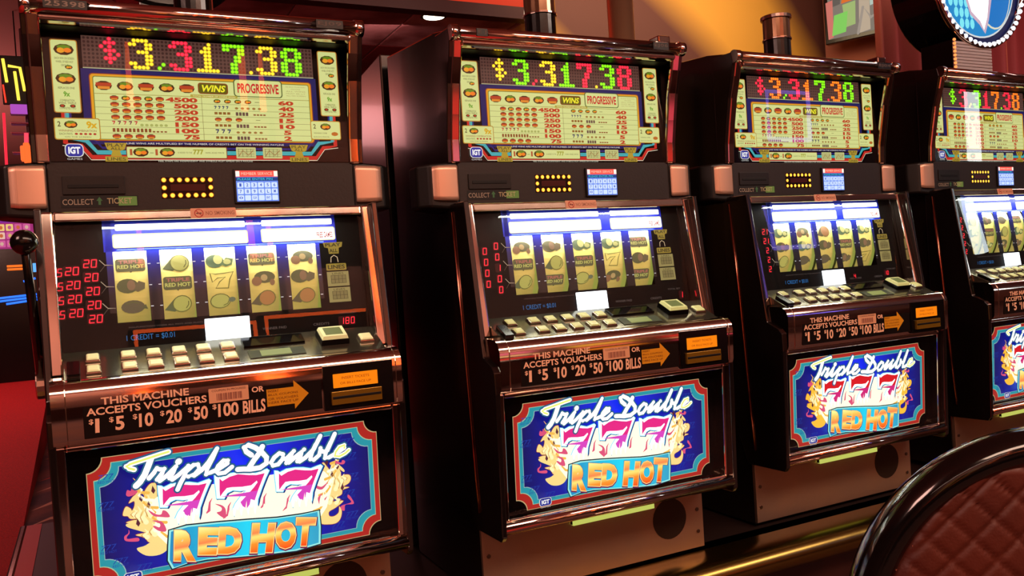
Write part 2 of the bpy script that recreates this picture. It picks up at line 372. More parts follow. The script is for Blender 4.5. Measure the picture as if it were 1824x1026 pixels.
bb = B(); tube(bb, [(7.40, -3, 1.78), (7.40, -3, 2.62)], .06, 12); tube(bb, [(7.40, -3, 2.62), (7.40, -3, 3.12)], .012, 8, 1); o = obj('tube_lamp', bb, [glow((236, 250, 255), 10.), black_matte], smooth=True); tag(o, 'white vertical tube lamp mirrored in the last machine', 'lamp')

# ------------------------------------------------------------------ slot machine
Z0 = .352                                            # local zero of a machine = top of the plinth
def yF(z): return .043+(z-.912)*.1877                # reel frame, leaning back
def yG(z): return .093+(z-.985)*.13                  # reel glass behind it
def yB(z): return .0155+(.77-z)*.045                 # belly artwork
def L(y, z): return (y, z-Z0)
def mbox(bm, x0, x1, y0, y1, z0, z1, mi=0): return box(bm, x0, x1, y0, y1, z0-Z0, z1-Z0, mi)
def mprism(bm, prof, x0, x1, mi=0): return prism(bm, [(y, z-Z0) for y, z in prof], x0, x1, mi)
def wTop(u, v, l): return (u, .1462-l, v-Z0)
def wMid(u, v, l): return (u, .1442-l, v-Z0)
def wGlass(u, v, l): return (u, yG(v)-l, v-Z0)
def wBelly(u, v, l): return (u, yB(v)-l, v-Z0)
def wBill(u, v, l): return (u, -.0285-l+(.876-v)*.03, v-Z0)
CREAM = (206, 214, 138); RED = (196, 38, 28); ORG = (222, 140, 34); BRN = (120, 52, 22); GRN = (120, 140, 40); GOLD = (176, 150, 44); NAVY = (14, 22, 92)

DIG = {'3': ('.####.', '##..##', '....##', '..###.', '....##', '....##', '##..##', '.####.'),
       '8': ('.####.', '##..##', '##..##', '.####.', '##..##', '##..##', '##..##', '.####.'),
       '7': ('######', '##..##', '....##', '...##.', '...##.', '..##..', '..##..', '..##..'),
       '1': ('...#..', '..##..', '.###..', '..##..', '..##..', '..##..', '..##..', '######'),
       '$': ('..#..', '.###.', '#.#..', '.###.', '..#.#', '.###.', '..#..', '.....')}
LED = {'r': (255, 40, 62), 'y': (255, 206, 40), 'g': (120, 232, 20), 'o': (255, 116, 30), 'm': (250, 40, 80)}
def led_display(parent, cols):
    P = Print(wTop)
    u0, v0, du, dv = -.2, 1.4305, .4/60, .0545/8
    P.rect(-.201, 1.430, .201, 1.4855, glow((92, 62, 54), .9), 2)
    lit = {}
    def put(ch, c0, col):
        for r_, row in enumerate(DIG[ch]):
            for k, x in enumerate(row):
                if x == '#': lit[(c0+k, r_)] = col
    put('$', 4, cols[0]); put('3', 11, cols[1]); lit[(18, 7)] = lit[(19, 6)] = cols[2]
    put('3', 21, cols[3]); put('1', 28, cols[4]); put('7', 35, cols[5]); lit[(42, 7)] = cols[6]
    put('3', 44, cols[7]); put('8', 51, cols[8])
    dark = glow((58, 34, 30), .9)
    for c in range(60):
        for r_ in range(8):
            k = lit.get((c, r_)); x = u0+(c+.5)*du; y = v0+.0545-(r_+.5)*dv
            if k:
                P.ell(x, y, du*.62, dv*.6, glow(LED[k], .5), 4, 8)  # painted halo: wider dim disc as the bloom around a lit dot
                P.ell(x, y, du*.44, dv*.42, glow(LED[k], 2.2), 5, 8)
            else: P.ell(x, y, du*.36, dv*.36, dark, 3, 6)
    P.rect(-.201, 1.4285, .201, 1.4300, glow((190, 196, 150), .8), 3)
    return P.build('jackpot_display', parent)

def icon(P, x, y, w, L_=4, kind=0):
    h = w*.62
    P.ell(x, y, w/2, h/2, glow((70, 40, 14), .9), L_, 10)
    if kind == 0:
        P.rect(x-w*.46, y-h*.05, x+w*.46, y+h*.3, glow((176, 60, 28), .95), L_+1); P.rect(x-w*.36, y-h*.38, x+w*.36, y-h*.08, glow((214, 130, 40), 1.), L_+2)
    elif kind == 1:
        P.ell(x, y+h*.22, w*.34, h*.2, glow((96, 130, 30), 1.), L_+1, 8); P.ell(x-w*.15, y-h*.08, w*.2, h*.24, glow((224, 150, 34), 1.), L_+2, 8); P.ell(x+w*.18, y-h*.06, w*.2, h*.22, glow((230, 120, 30), 1.), L_+3, 8)
    else:
        P.ell(x, y, w*.3, h*.34, glow((176, 60, 30), 1.), L_+1, 8)
def seven(P, x, y, w, m_, L_=4):
    P.poly([(x, y+w), (x+w*.8, y+w), (x+w*.8, y+w*.75), (x+w*.4, y), (x+w*.15, y), (x+w*.5, y+w*.7), (x, y+w*.7)], m_, L_)

def top_print(parent):
    P = Print(wTop); g = glow
    cream = g(CREAM, .98); bord = g((214, 150, 26), 1.); red = g(RED, .9); gold = g(GOLD, .9); navy = g((14, 20, 92), .8); dk = g((96, 84, 40), .8)
    P.rect(-.262, 1.264, .262, 1.5, ink((7, 6, 8), .15), 0)
    P.rect(-.205, 1.296, .205, 1.428, navy, 1)
    for s in (-1, 1):       # red / teal / red stripes that step down in the corners
        for off, w_, c_ in ((0, .0075, red), (.0085, .0075, g((60, 170, 176), .9)), (.0165, .004, g((30, 30, 110), .9))):
            z = 1.2735+off; P.stroke([(0, z), (s*(.196-off), z), (s*(.212-off), z+.02), (s*(.236-off*.6), z+.024), (s*(.236-off*.6), 1.43)], w_, c_, 2, cap=False)
        P.stroke([(0, 1.2688), (s*.198, 1.2688), (s*.214, 1.2900), (s*.241, 1.2935)], .0012, g((230, 220, 190), 1.), 3, cap=False)
    # narrow cards with oval badges
    for s, a, b, c, d in ((-1, -.2485, 1.351, -.209, 1.4745), (1, .2125, 1.357, .2485, 1.4815)):
        P.rrect(a-.0016, b-.0016, c+.0016, d+.0016, .004, g((182, 120, 40), .9), 3); P.rrect(a, b, c, d, .003, cream, 4)
        cx = (a+c)/2; w_ = (c-a)*.8
        icon(P, cx, d-.016, w_, 5, 1); icon(P, cx, d-.066, w_, 5, 1); icon(P, cx+.006, d-.046, .012, 5, 1)
        for t, y, k in (('EACH WIN ON SCREEN', d-.031, .95), ('WHEEL OF RED HOT', d-.037, .85), ('GROUP', d-.043, .35), ('REPLACES ONE', d-.082, .8),
                        ('COMBINATION', d-.1035, .7), ('WINS TRIPLE', d-.108, .85), ('COMPLETES TWO', d-.117, .8)):
            P.text(t, cx-w_*k/2, y-.0018, cx+w_*k/2, y+.0018, dk, 5)
        P.text('9x', cx-.005, d-.097, cx+.005, d-.088, g((90, 150, 30), 1.), 5, .03)
        icon(P, cx-.008, d-.113, .009, 5, 2); icon(P, cx+.008, d-.113, .009, 5, 2)
    for a, b, c, d, kind in ((-.2505, 1.3045, -.182, 1.3395, 0), (.190, 1.3105, .2465, 1.3445, 1)):
        P.rrect(a-.0016, b-.0016, c+.0016, d+.0016, .004, g((182, 130, 30), .9), 8); P.rrect(a, b, c, d, .003, cream, 9)
        P.text('2', a+.004, d-.014, a+.009, d-.005, dk, 10, .02); icon(P, a+(.0245 if kind == 0 else .028), d-.010, .021, 10, 1)
        if kind == 0:
            P.text('9x', c-.02, d-.0165, c-.003, d-.004, g((206, 160, 20), 1.), 10, .04)
            P.text('WINNING COMBINATION', a+.005, d-.0225, c-.005, d-.019, g((150, 70, 30), .9), 10)
            P.text('EACH PAYS', a+.006, d-.028, a+.026, d-.0245, dk, 10)
            for k in range(5): P.ell(a+.032+k*.0072, d-.0262, .0026, .0018, g((170, 40, 30), 1.), 10, 8)
            P.text('ON THE SCREEN', a+.014, b+.0025, c-.014, b+.0045, dk, 10)
        else:
            P.text('WINNING COMB', a+.004, d-.024, a+.03, d-.0215, dk, 10); P.ell(c-.011, d-.024, .007, .004, g((180, 100, 30), 1.), 10, 8)
            P.text('EACH PAYS', a+.004, b+.003, a+.034, b+.005, dk, 10)
    # pay table
    P.rrect(-.193, 1.302, .1955, 1.4205, .006, g((150, 60, 20), .9), 4); P.rrect(-.1915, 1.3035, .194, 1.419, .0055, bord, 5)
    P.rrect(-.1875, 1.3045, .1902, 1.4155, .004, g((110, 120, 40), .9), 6); P.rrect(-.1862, 1.3055, .189, 1.414, .003, cream, 7)
    for k, kd in enumerate((0, 1, 0, 1, 0)): icon(P, -.1705+k*.0343, 1.399, .027, 8, kd)
    P.rrect(-.014, 1.3905, .039, 1.411, .005, g((130, 60, 18), 1.), 8); P.rrect(-.0122, 1.392, .0372, 1.4095, .004, g((90, 84, 12), 1.), 9)
    P.text('WINS', -.0085, 1.3945, .034, 1.407, g((226, 220, 40), 1.1), 10, .03, .25)
    P.rrect(.049, 1.3875, .139, 1.4205, .006, g((80, 96, 40), .9), 8); P.rrect(.051, 1.389, .137, 1.419, .005, cream, 9)
    P.text('PROGRESSIVE', .056, 1.3945, .132, 1.413, g((190, 30, 34), 1.), 10, .03)
    for k, t in enumerate(('IN ANY POSITION', 'PAYLINE', 'ALL WINS', 'MUST BE LIT', 'ALL ON SCREEN')): P.text(t, .146+(k == 1)*.01, 1.4085-k*.0042, .183-(k == 1)*.01, 1.4105-k*.0042, g((170, 150, 90), .9), 9)
    for a, b in ((-.186, -.028), (.055, .189)): P.rect(a, 1.3843, b, 1.3852, g((150, 130, 40), .9), 8)
    P.rrect(-.028, 1.3835, .055, 1.3888, .0012, g((176, 164, 60), .9), 8); P.text('TOTAL NUMBER OF COINS WON', -.024, 1.3848, .051, 1.3872, g((240, 236, 180), 1.), 9)
    rh = .01128; top = 1.3835
    for k in range(1, 7): P.rect(-.186, top-k*rh-.0003, .189, top-k*rh+.0003, g((130, 124, 70), .9), 8)
    P.rect(-.0095, 1.3055, -.0088, 1.384, g((130, 110, 60), .9), 9)
    for k, (a, b) in enumerate((('4500', '60'), ('500', '40'), ('250', '25'), ('200', '15'), ('150', '10'), ('100', '5'), ('75', '2'))):
        y = top-(k+.5)*rh; nr = g((186, 56, 26), .95)
        P.text(a, -.0165-.0136*len(a), y-.0043, -.0165, y+.0043, nr, 9, .05); w_ = .0145*len(b)
        P.text(b, .144-w_/2, y-.0042, .144+w_/2, y+.0042, nr, 9, .05)
        if k < 4:
            for j in range(5): icon(P, -.155+j*.0186, y, .0145, 9, 0 if k else (0, 1, 0, 1, 0)[j])
        elif k == 4:
            for j in range(5): seven(P, -.161+j*.009, y-.0015, .0062, g((110, 30, 60) if j % 2 else (190, 30, 50), 1.), 9)
            for j in range(6): P.ell(-.113+j*.008, y-.002, .003, .0024, g((160, 168, 90), 1.), 9, 8)
        elif k == 5:
            for j in range(14): P.rect(-.161+j*.0065, y-.0035, -.1568+j*.0065, y+(.003 if j < 10 else -.001), g((130, 70, 30), 1.), 9)
        else:
            for j in range(4): icon(P, -.155+j*.0186, y, .0145, 9, 0)
        if k in (0, 3):
            for j in range(4 if k == 0 else 3): icon(P, .018+j*.0185, y, .0125, 9, k // 3 * 0 + (1 if k == 0 else 0))
            P.rect(.086, y-.0004, .094, y+.0004, dk, 9)
        elif k in (1, 5):
            for j in range(4 if k == 1 else 3): seven(P, .012+j*(.007 if k == 1 else .0105), y-.003, .0055 if k == 1 else .0075, g((40, 44, 90), 1.), 9)
            for j in range(5): P.ell(.052+j*.0105, y-.001, .0032, .0022, g((150, 110, 50), 1.), 9, 8)
        else:
            for j in range(4): P.rect(.012+j*.0075, y-.002, .0175+j*.0075, y+.0025, g((134, 88, 30), 1.), 9)
            for j in range(4): P.rect(.05+j*.006, y-.0035, .0545+j*.006, y+.003, g((96, 70, 60), 1.), 9)
            for j in range(4): P.rect(.082+j*.006, y-.0025, .0865+j*.006, y, g((134, 70, 30), 1.), 9)
    # row below
    P.text('LINE WINS ARE MULTIPLIED BY THE NUMBER OF CREDITS BET ON THE WINNING PAYLINE', -.140, 1.2963, .135, 1.2995, g((224, 220, 200), 1.), 9)
    P.rrect(-.142, 1.2712, .030, 1.2932, .002, g((120, 60, 30), .9), 4); P.rrect(-.1405, 1.2725, .0285, 1.2918, .0015, cream, 5)
    P.text('1', -.136, 1.277, -.132, 1.288, g((170, 80, 40), 1.), 6); icon(P, -.118, 1.2825, .026, 6, 1); P.text('1', -.094, 1.277, -.09, 1.288, g((170, 80, 40), 1.), 6); icon(P, -.074, 1.2825, .026, 6, 1)
    P.rect(-.103, 1.281, -.097, 1.2818, dk, 6); P.text('IS ADDED TO THE', -.056, 1.2808, -.032, 1.2834, dk, 6); P.text('777', -.03, 1.279, -.012, 1.288, g((150, 150, 30), 1.), 6, .03); P.text('WIN AND PAYS', -.009, 1.2808, .024, 1.2834, dk, 6)
    for a in (.046, .095):
        P.rrect(a, 1.272, a+.036, 1.293, .0015, g((196, 200, 130), .9), 5)
        for j in range(4): P.rect(a+.004+j*.0075, 1.275, a+.0047+j*.0075, 1.290, dk, 6); P.rect(a+.003, 1.276+j*.0042, a+.033, 1.2765+j*.0042, dk, 6)
        P.stroke([(a+.005, 1.277), (a+.012, 1.287), (a+.022, 1.278), (a+.031, 1.287)], .0012, g((150, 90, 40), 1.), 7)
    for a in (-.176, .145):
        P.poly([(a, 1.2985), (a+.036, 1.2985), (a+.032, 1.287), (a+.024, 1.284), (a+.027, 1.275), (a+.009, 1.275), (a+.012, 1.284), (a+.004, 1.287)], gold, 10); P.rect(a, 1.2655, a+.036, 1.2745, gold, 10)
        P.text('PLAY', a+.004, 1.2915, a+.032, 1.2972, dk, 11, .02); P.text('ALL', a+.009, 1.286, a+.027, 1.2905, dk, 11, .02); P.text('LINES', a+.003, 1.267, a+.033, 1.273, dk, 11, .02)
    P.text('REEL STRIPS ARE INDEPENDENT AND SYMBOLS MUST APPEAR ON A PAYLINE', -.09, 1.2652, .075, 1.2674, g((214, 214, 190), 1.), 9)
    maker_mark(P, -.2365, 1.2745, .026, .0205, 10)
    return P.build('artwork', parent)
def maker_mark(P, a, b, w, h, L_):
    P.rrect(a-w*.06, b-h*.06, a+w*1.06, b+h*1.06, h*.36, glow((224, 226, 220), .9), L_); P.rrect(a, b, a+w, b+h, h*.32, glow((34, 44, 150), .9), L_+1)
    P.text('IGT', a+w*.14, b+h*.2, a+w*.86, b+h*.8, glow((236, 238, 240), 1.), L_+2, .05)
    P.text('GAMES', a+w*.05, b-h*.3, a+w*.95, b-h*.14, glow((200, 204, 200), .9), L_)

# ---- belly artwork (traced lettering, in millimetres)
TR_script=[[(-171,747),(-178,750),(-182,754),(-176,757),(-160,760),(-145,763),(-130,766),(-118,768)],[(-145,761),(-150,749),(-156,736),(-164,725),(-170,720)],[(-150,729),(-142,737),(-137,744),(-133,741),(-126,741),(-130,734),(-138,725),(-134,722),(-123,729),(-108,742),(-113,733),(-119,724),(-115,721),(-105,727),(-89,740),(-95,726),(-103,713),(-108,703)],[(-93,731),(-81,740),(-74,740),(-72,732),(-80,724),(-90,722),(-81,722),(-69,729),(-57,741),(-42,762),(-50,747),(-60,730),(-62,721),(-55,723),(-41,727),(-27,734),(-26,739),(-33,740),(-42,732),(-47,724),(-42,719),(-32,719),(-20,727)],[(-104,749),(-103,750)],[(13,742),(5,749),(2,757),(9,760),(20,754),(30,745),(38,734),(37,724),(26,718),(10,718),(-1,720),(-11,721)],[(32,754),(26,743),(17,733),(8,721)],[(66,735),(60,738),(51,732),(45,724),(48,718),(57,719),(65,727),(66,735),(70,726),(85,738),(77,727),(71,719),(75,719),(90,729),(103,738),(96,727),(90,719),(94,718),(104,723),(120,736),(133,758),(124,744),(116,730),(113,719),(119,717),(129,724),(132,736),(136,729),(144,730),(159,758),(151,744),(141,727),(139,717),(146,717),(161,723),(175,730),(175,735),(166,733),(159,725),(157,718),(165,716),(176,720),(183,725)]]
TR_sv=[(-137,713),(-132,711),(-128,708),(-117,712),(-102,712),(-88,710),(-75,706),(-62,709),(-57,710),(-54,707),(-60,696),(-67,681),(-74,664),(-76,650),(-80,640),(-117,645),(-114,653),(-109,663),(-101,672),(-91,681),(-100,682),(-111,685),(-120,682),(-125,674),(-136,676),(-136,685),(-137,701)]
TR_svp=[(-130,707),(-126,702),(-115,707),(-102,709),(-86,705),(-74,703),(-61,704),(-67,691),(-73,678),(-79,663),(-85,666),(-87,658),(-92,652),(-98,657),(-101,664),(-92,672),(-80,683),(-73,691),(-74,694),(-83,688),(-97,688),(-112,690),(-120,690),(-126,684),(-131,678),(-131,689)]
TR_svanch=[(-137,713),(-48,716),(51,707)]
TR_svtr=[(-56,709),(40,711),(133,705)]
TR_flL=[(-144,718),(-150,716),(-157,707),(-158,699),(-162,693),(-164,700),(-161,709),(-170,713),(-170,705),(-176,700),(-182,691),(-174,693),(-174,685),(-178,678),(-180,682),(-187,686),(-192,673),(-185,670),(-181,665),(-171,663),(-166,659),(-175,662),(-188,660),(-176,655),(-172,645),(-159,643),(-158,638),(-175,637),(-162,630),(-154,620),(-124,614),(-106,650),(-136,671),(-139,713)]
TR_flL2=[(-186,652),(-166,641),(-146,629),(-161,617),(-175,614),(-162,600),(-141,597),(-127,606),(-124,628),(-139,643),(-159,656),(-186,658)]
TR_pkL=[[(-176,716),(-178,711),(-183,713),(-185,705),(-180,702),(-170,705),(-168,709),(-173,712)],[(-185,648),(-186,642),(-192,638),(-190,630),(-172,626),(-172,632),(-187,633),(-188,637),(-184,642)],[(-154,675),(-147,664),(-137,660),(-122,657),(-126,667),(-132,670),(-135,664),(-143,666)],[(-149,656),(-138,649),(-139,643),(-146,647),(-148,645),(-140,637),(-130,634),(-129,640),(-135,652)],[(-50,666),(-40,658),(-41,652),(-48,650),(-35,638),(-33,652),(-38,661)]]
TR_flR=[(137,707),(145,698),(152,687),(155,689),(152,700),(159,706),(160,699),(168,688),(170,672),(173,678),(184,677),(187,670),(183,662),(173,657),(183,654),(171,651),(168,643),(153,638),(153,633),(171,631),(156,621),(144,616),(144,608),(152,606),(161,611),(163,622),(167,613),(164,600),(156,593),(142,593),(127,599),(124,624),(111,629),(114,661),(127,685)]
TR_flR2=[(162,701),(168,697),(176,687),(174,684),(164,694)]
TR_pkR=[[(162,707),(160,702),(174,698),(178,703),(173,706),(171,702),(167,703)],[(180,641),(179,636),(185,626),(167,623),(166,616),(172,613),(174,623),(187,622),(190,625),(184,637)],[(133,652),(123,643),(121,630),(131,631),(142,645),(134,640),(129,642)],[(123,668),(133,664),(145,671),(134,659),(124,662)]]
TR_ribbon=[(-125,637),(-98,640),(-49,636),(-1,631),(49,625),(92,623),(124,624),(125,594),(123,564),(80,560),(29,564),(-21,570),(-69,576),(-100,576),(-124,572),(-130,587),(-128,610)]
TR_letters=[[(-117,636),(-84,629),(-87,577),(-121,585)],[(-79,633),(-46,626),(-54,581),(-83,587)],[(-46,627),(-9,620),(-15,574),(-52,582)],[(8,623),(47,616),(38,566),(1,573)],[(47,618),(83,612),(78,564),(43,571)],[(83,619),(118,612),(108,563),(77,569)]]

def mm(pts, dx=0, dy=0, k=1, cx=0, cy=0): return [((cx+(p[0]-cx)*k+dx)/1000, (cy+(p[1]-cy)*k+dy)/1000) for p in pts]
def smooth(p, n=4):
    o = []; N = len(p)
    for i in range(N):
        a, b, c, d = (Vector(p[(i+k) % N]) for k in (-1, 0, 1, 2))
        for j in range(n):
            t = j/n; o.append(tuple(.5*((2*b)+(c-a)*t+(2*a-5*b+4*c-d)*t*t+(3*b-a-3*c+d)*t*t*t)))
    return o
def notched(d, n=7):
    x0, x1, y0, y1, r = -.2395+d, .2395-d, .559+d, .7705-d, .0235+d*.35
    P = []
    for cx, cy, t0 in ((x0, y0, 90), (x1, y0, 180), (x1, y1, 270), (x0, y1, 360)):
        ex = Vector((cx, cy)); P += [(cx+r*math.cos(R(t0-90*k/n)), cy+r*math.sin(R(t0-90*k/n))) for k in range(n+1)]
    return P
def belly_print(parent, warm):
    P = Print(wBelly); g = glow
    pink, pink2 = ((214, 26, 36), (206, 40, 120)) if warm else ((226, 42, 132), (214, 70, 190))
    P.rect(-.2665, .545, .2665, .793, ink((6, 5, 6), .12), 0)
    P.poly(notched(-.0012), g((196, 170, 120), .9), 1); P.poly(notched(0), g((176, 40, 34), .95), 2); P.poly(notched(.0085), g((170, 200, 160), .9), 3)
    P.poly(notched(.0095), g((40, 150, 165), 1.), 4); P.poly(notched(.0165), g((150, 190, 190), .9), 5)
    P.poly(notched(.0175), ramp_mat('night_blue', [(0, (8, 14, 66)), (.28, (10, 24, 158)), (.5, (20, 44, 232)), (.72, (10, 24, 160)), (1, (8, 14, 74))], 0, -.24, .24, 1.), 6)
    ghost = g((36, 66, 170), .9)
    for x, y in ((-.213, .735), (-.215, .69), (-.216, .62), (-.2, .595), (-.165, .578), (.165, .745), (.186, .735), (.188, .708), (.19, .67), (.182, .64), (.186, .6), (.16, .585)):
        P.text('777', x-.011, y, x+.011, y+.0085, ghost, 7, 0, .3); P.text('RED HOT', x-.012, y-.0055, x+.012, y-.0012, ghost, 7)
    # flames
    out = g((252, 196, 62) if warm else (250, 222, 140), 1.); hot = g((255, 248, 214), 1.25); pk = g((222, 84, 124), 1.)
    for f in (TR_flL, TR_flR): P.stroke(smooth(mm(f)), .0020, g((150, 60, 60), .9), 8, closed=True); P.poly(smooth(mm(f)), out, 9)
    P.poly(smooth(mm(TR_flL2)), out, 9); P.poly(smooth(mm(TR_flR2)), out, 9)
    P.poly([(-.16, .68), (-.14, .662), (-.15, .64), (-.12, .6), (.12, .6), (.14, .625), (.15, .655), (.155, .67), (.14, .69), (.12, .70), (-.13, .70)], hot, 10)
    for k in range(7):       # curling tongues inside the fire
        for s in (-1, 1):
            x = s*(.128+.006*k); y = .622+.0135*k
            P.stroke([(x-s*.012, y), (x, y+.003), (x+s*.008, y+.012), (x+s*.003, y+.02), (x+s*.009, y+.028)], [.005, .0045, .0035, .0025, .0008], hot if k % 2 else g((246, 190, 84), 1.), 11)
    mid_ = g((255, 238, 178), 1.1)
    for s in (-1, 1):         # licks of flame up the outer sides
        for x, y, h in ((.150, .664, .036), (.158, .655, .032), (.166, .662, .022), (.172, .668, .012), (.146, .632, .02), (.158, .630, .014)):
            x = s*x; P.stroke([(x, y), (x+s*.004, y+h*.3), (x-s*.001, y+h*.6), (x+s*.003, y+h)], [.008, .006, .004, .0008], mid_, 10)
            P.stroke([(x+s*.0055, y), (x+s*.0085, y+h*.3), (x+s*.004, y+h*.62)], [.0012, .0012, .0004], g((206, 140, 70), .9), 11, cap=False)
        for x, y in ((.152, .676), (.163, .690), (.170, .650), (.144, .700)): P.poly([(s*x, y), (s*(x+.0035), y+.005), (s*(x+.001), y+.014), (s*(x-.003), y+.005)], g((96, 44, 60), .9), 11)
    for f in TR_pkL+TR_pkR: P.poly(smooth(mm(f)), pk, 12)
    for x, y in ((-.06, .662), (.03, .655), (.105, .66), (-.03, .65), (.07, .645)): P.stroke([(x-.008, y-.012), (x, y-.006), (x+.002, y+.008), (x+.006, y+.014)], [.001, .005, .003, .001], pk, 12)
    # the three sevens
    for k in range(3):
        dx = TR_svanch[k][0]-TR_svanch[0][0]; w0 = TR_svtr[0][0]-TR_svanch[0][0]; kk = (TR_svtr[k][0]-TR_svanch[k][0])/w0
        dy = (TR_svanch[k][1]+TR_svtr[k][1])/2-(TR_svanch[0][1]+TR_svtr[0][1])/2; a = TR_svanch[0]; Lb = 13+k*8
        o = mm(TR_sv, dx, dy, kk, *a); i = mm(TR_svp, dx, dy, kk, *a)
        P.stroke([(x+.0018, y-.0004) for x, y in o], .0052, g((26, 44, 130), .9), Lb, closed=True); P.stroke(o, .0030, g((110, 215, 245), 1.1), Lb+1, closed=True)
        P.poly(o, g((255, 255, 255), 1.3), Lb+2); P.poly(i, g(pink, 1.05), Lb+3)
        y1 = min(p[1] for p in i)
        P.poly([(x, y) for x, y in i if y < y1+.030] or i, g(pink2, 1.05), Lb+4)
        x = min(p[0] for p in o)+.018
        for j in range(6):
            xx = x+j*.0115+.004; P.poly([(xx-.0065, y1-.016), (xx+.0065, y1-.016), (xx+.004, y1-.003), (xx+.0045, y1+.006+.004*(j % 3)), (xx+.001, y1), (xx-.0015, y1+.004), (xx-.004, y1-.004)], hot, Lb+5+(j % 2))
    # ribbon and RED HOT
    rb = mm(TR_ribbon); P.stroke(rb, .0046, g((20, 40, 60), .9), 40, closed=True); P.poly(rb, g((150, 232, 226), 1.05), 41)
    cx = sum(p[0] for p in rb)/len(rb); cy = sum(p[1] for p in rb)/len(rb)
    P.poly([(cx+(x-cx)*.975, cy+(y-cy)*.93) for x, y in rb], ramp_mat('ribbon_blue', [(0, (20, 120, 176)), (.5, (20, 190, 226)), (1, (40, 140, 180))], 0, -.13, .13, 1.), 42)
    fire = ramp_mat('ember_orange', [(0, (214, 64, 16)), (.28, (236, 130, 40)), (.45, (246, 206, 110)), (.55, (216, 118, 70)), (.75, (238, 176, 80)), (1, (252, 232, 150))], 2, .568-Z0, .636-Z0, 1.05)
    for ch, q in zip('REDHOT', TR_letters):
        q = [(a/1000, b/1000) for a, b in q]
        P.quadtext(ch, [(a+.0005, b-.0012) for a, b in q], g((120, 24, 80), .9), 43, .08, .12); P.quadtext(ch, q, g((250, 226, 150), 1.), 44, .075, .05); P.quadtext(ch, q, fire, 45, .06, -.02)
    # Triple Double
    WS = lambda st: {0: .0085, 1: .0098, 2: .0074, 3: .0074, 4: .0100, 5: .0088, 6: .0092}.get(TR_script.index(st), .0078)
    for st in TR_script:
        p = mm(st); w0 = WS(st)
        P.stroke(p, w0+.0056, g((22, 52, 110), .9), 46)
        P.stroke(p, w0+.0040, g((60, 150, 170), .9), 47); P.stroke(p, w0+.0026, g((22, 60, 130), .9), 48)
    for st in TR_script: P.stroke(mm(st), WS(st), g((255, 255, 246), 1.15), 49)
    for st, a, b in ((TR_script[0], 0, 8), (TR_script[7], -8, None)): P.stroke(mm(st[a:b]), .0034, g((236, 246, 120), 1.), 50)
    maker_mark(P, -.196, .5655, .025, .0145, 51)
    return P.build('artwork', parent)

# ---- reels
def reel_symbol(P, kind, t, L_=1):
    """drawn around height t of a reel strip, 50 mm wide"""
    g = lambda c, s_: glow(tuple(int(v*.68+w_*.32) for v, w_ in zip(c, (196, 190, 110))), s_); dk = g((88, 84, 62), .55); ol = g((96, 92, 46), .6)
    if kind == 'badge':
        P.rrect(-.021, t-.011, .021, t+.012, .004, dk, L_); P.text('TRIPLE', -.017, t+.003, .018, t+.0095, g((190, 84, 92), .7), L_+1, .04); P.text('RED HOT', -.019, t-.006, .019, t+.001, g((222, 214, 110), .75), L_+1, .03)
        P.poly([(-.004, t-.008), (.004, t-.008), (0, t-.0135)], dk, L_)
    elif kind == 'orange':
        P.poly([(-.021, t-.01), (-.006, t+.010), (.0, t-.01), (-.006, t-.014)], g((84, 92, 70), .6), L_); P.ell(.005, t, .0145, .0155, ol, L_+1); P.ell(.005, t, .013, .014, g((196, 186, 92), .75), L_+2); P.stroke([(.011, t-.008), (.0145, t-.002), (.0145, t+.004)], .0015, ol, L_+3)
    elif kind == 'blood':
        P.poly([(-.021, t-.01), (-.006, t+.010), (.0, t-.01), (-.006, t-.014)], g((90, 70, 62), .6), L_); P.ell(.005, t, .014, .015, ol, L_+1); P.ell(.005, t, .0125, .0135, g((190, 104, 62), .72), L_+2)
    elif kind == 'melon':
        P.ell(-.006, t, .0155, .0125, dk, L_); P.poly([(.0, t-.006), (.010, t+.008), (.019, t+.004), (.018, t-.006), (.008, t-.011)], g((104, 82, 70), .6), L_+1); P.ell(-.001, t+.001, .006, .009, g((150, 96, 84), .6), L_+2)
    elif kind == 'plum':
        P.ell(.0, t, .017, .012, g((92, 72, 66), .6), L_); P.poly([(.012, t-.003), (.021, t-.005), (.018, t+.004)], dk, L_+1); P.stroke([(-.01, t+.006), (0, t+.009), (.009, t+.006)], .0013, ol, L_+2)
    elif kind == 'seven':
        o = [(-.017, t+.014), (-.009, t+.012), (.004, t+.013), (.019, t+.015), (.013, t+.002), (.010, t-.014), (-.009, t-.013), (-.003, t-.002), (.006, t+.006), (-.006, t+.005), (-.014, t-.002)]
        P.stroke(o, .0016, g((100, 90, 34), .65), L_, closed=True)
    elif kind == 'bomb':
        P.ell(-.003, t, .016, .014, ol, L_); P.ell(-.003, t, .0145, .0125, g((196, 186, 92), .75), L_+1); P.ell(.015, t+.002, .0055, .0045, g((96, 110, 100), .6), L_+2); P.stroke([(.002, t-.008), (.008, t-.005), (.010, t)], .0015, ol, L_+3)
    elif kind == 'lemon':
        P.ell(-.008, t, .014, .0125, g((74, 112, 88), .6), L_); P.poly([(.0, t-.006), (.010, t+.006), (.021, t+.003), (.018, t-.008), (.008, t-.011)], g((90, 120, 84), .6), L_+1); P.ell(-.003, t+.003, .007, .009, g((226, 220, 140), .85), L_+2); P.ell(.011, t-.002, .006, .005, g((216, 212, 130), .8), L_+2)
    elif kind == 'cherry':
        P.ell(.002, t+.002, .017, .011, dk, L_); P.ell(-.011, t-.005, .008, .0085, g((150, 84, 66), .65), L_+1); P.ell(.001, t+.001, .0055, .006, g((206, 160, 110), .7), L_+2); P.ell(.014, t-.008, .004, .006, g((150, 90, 74), .6), L_+1)
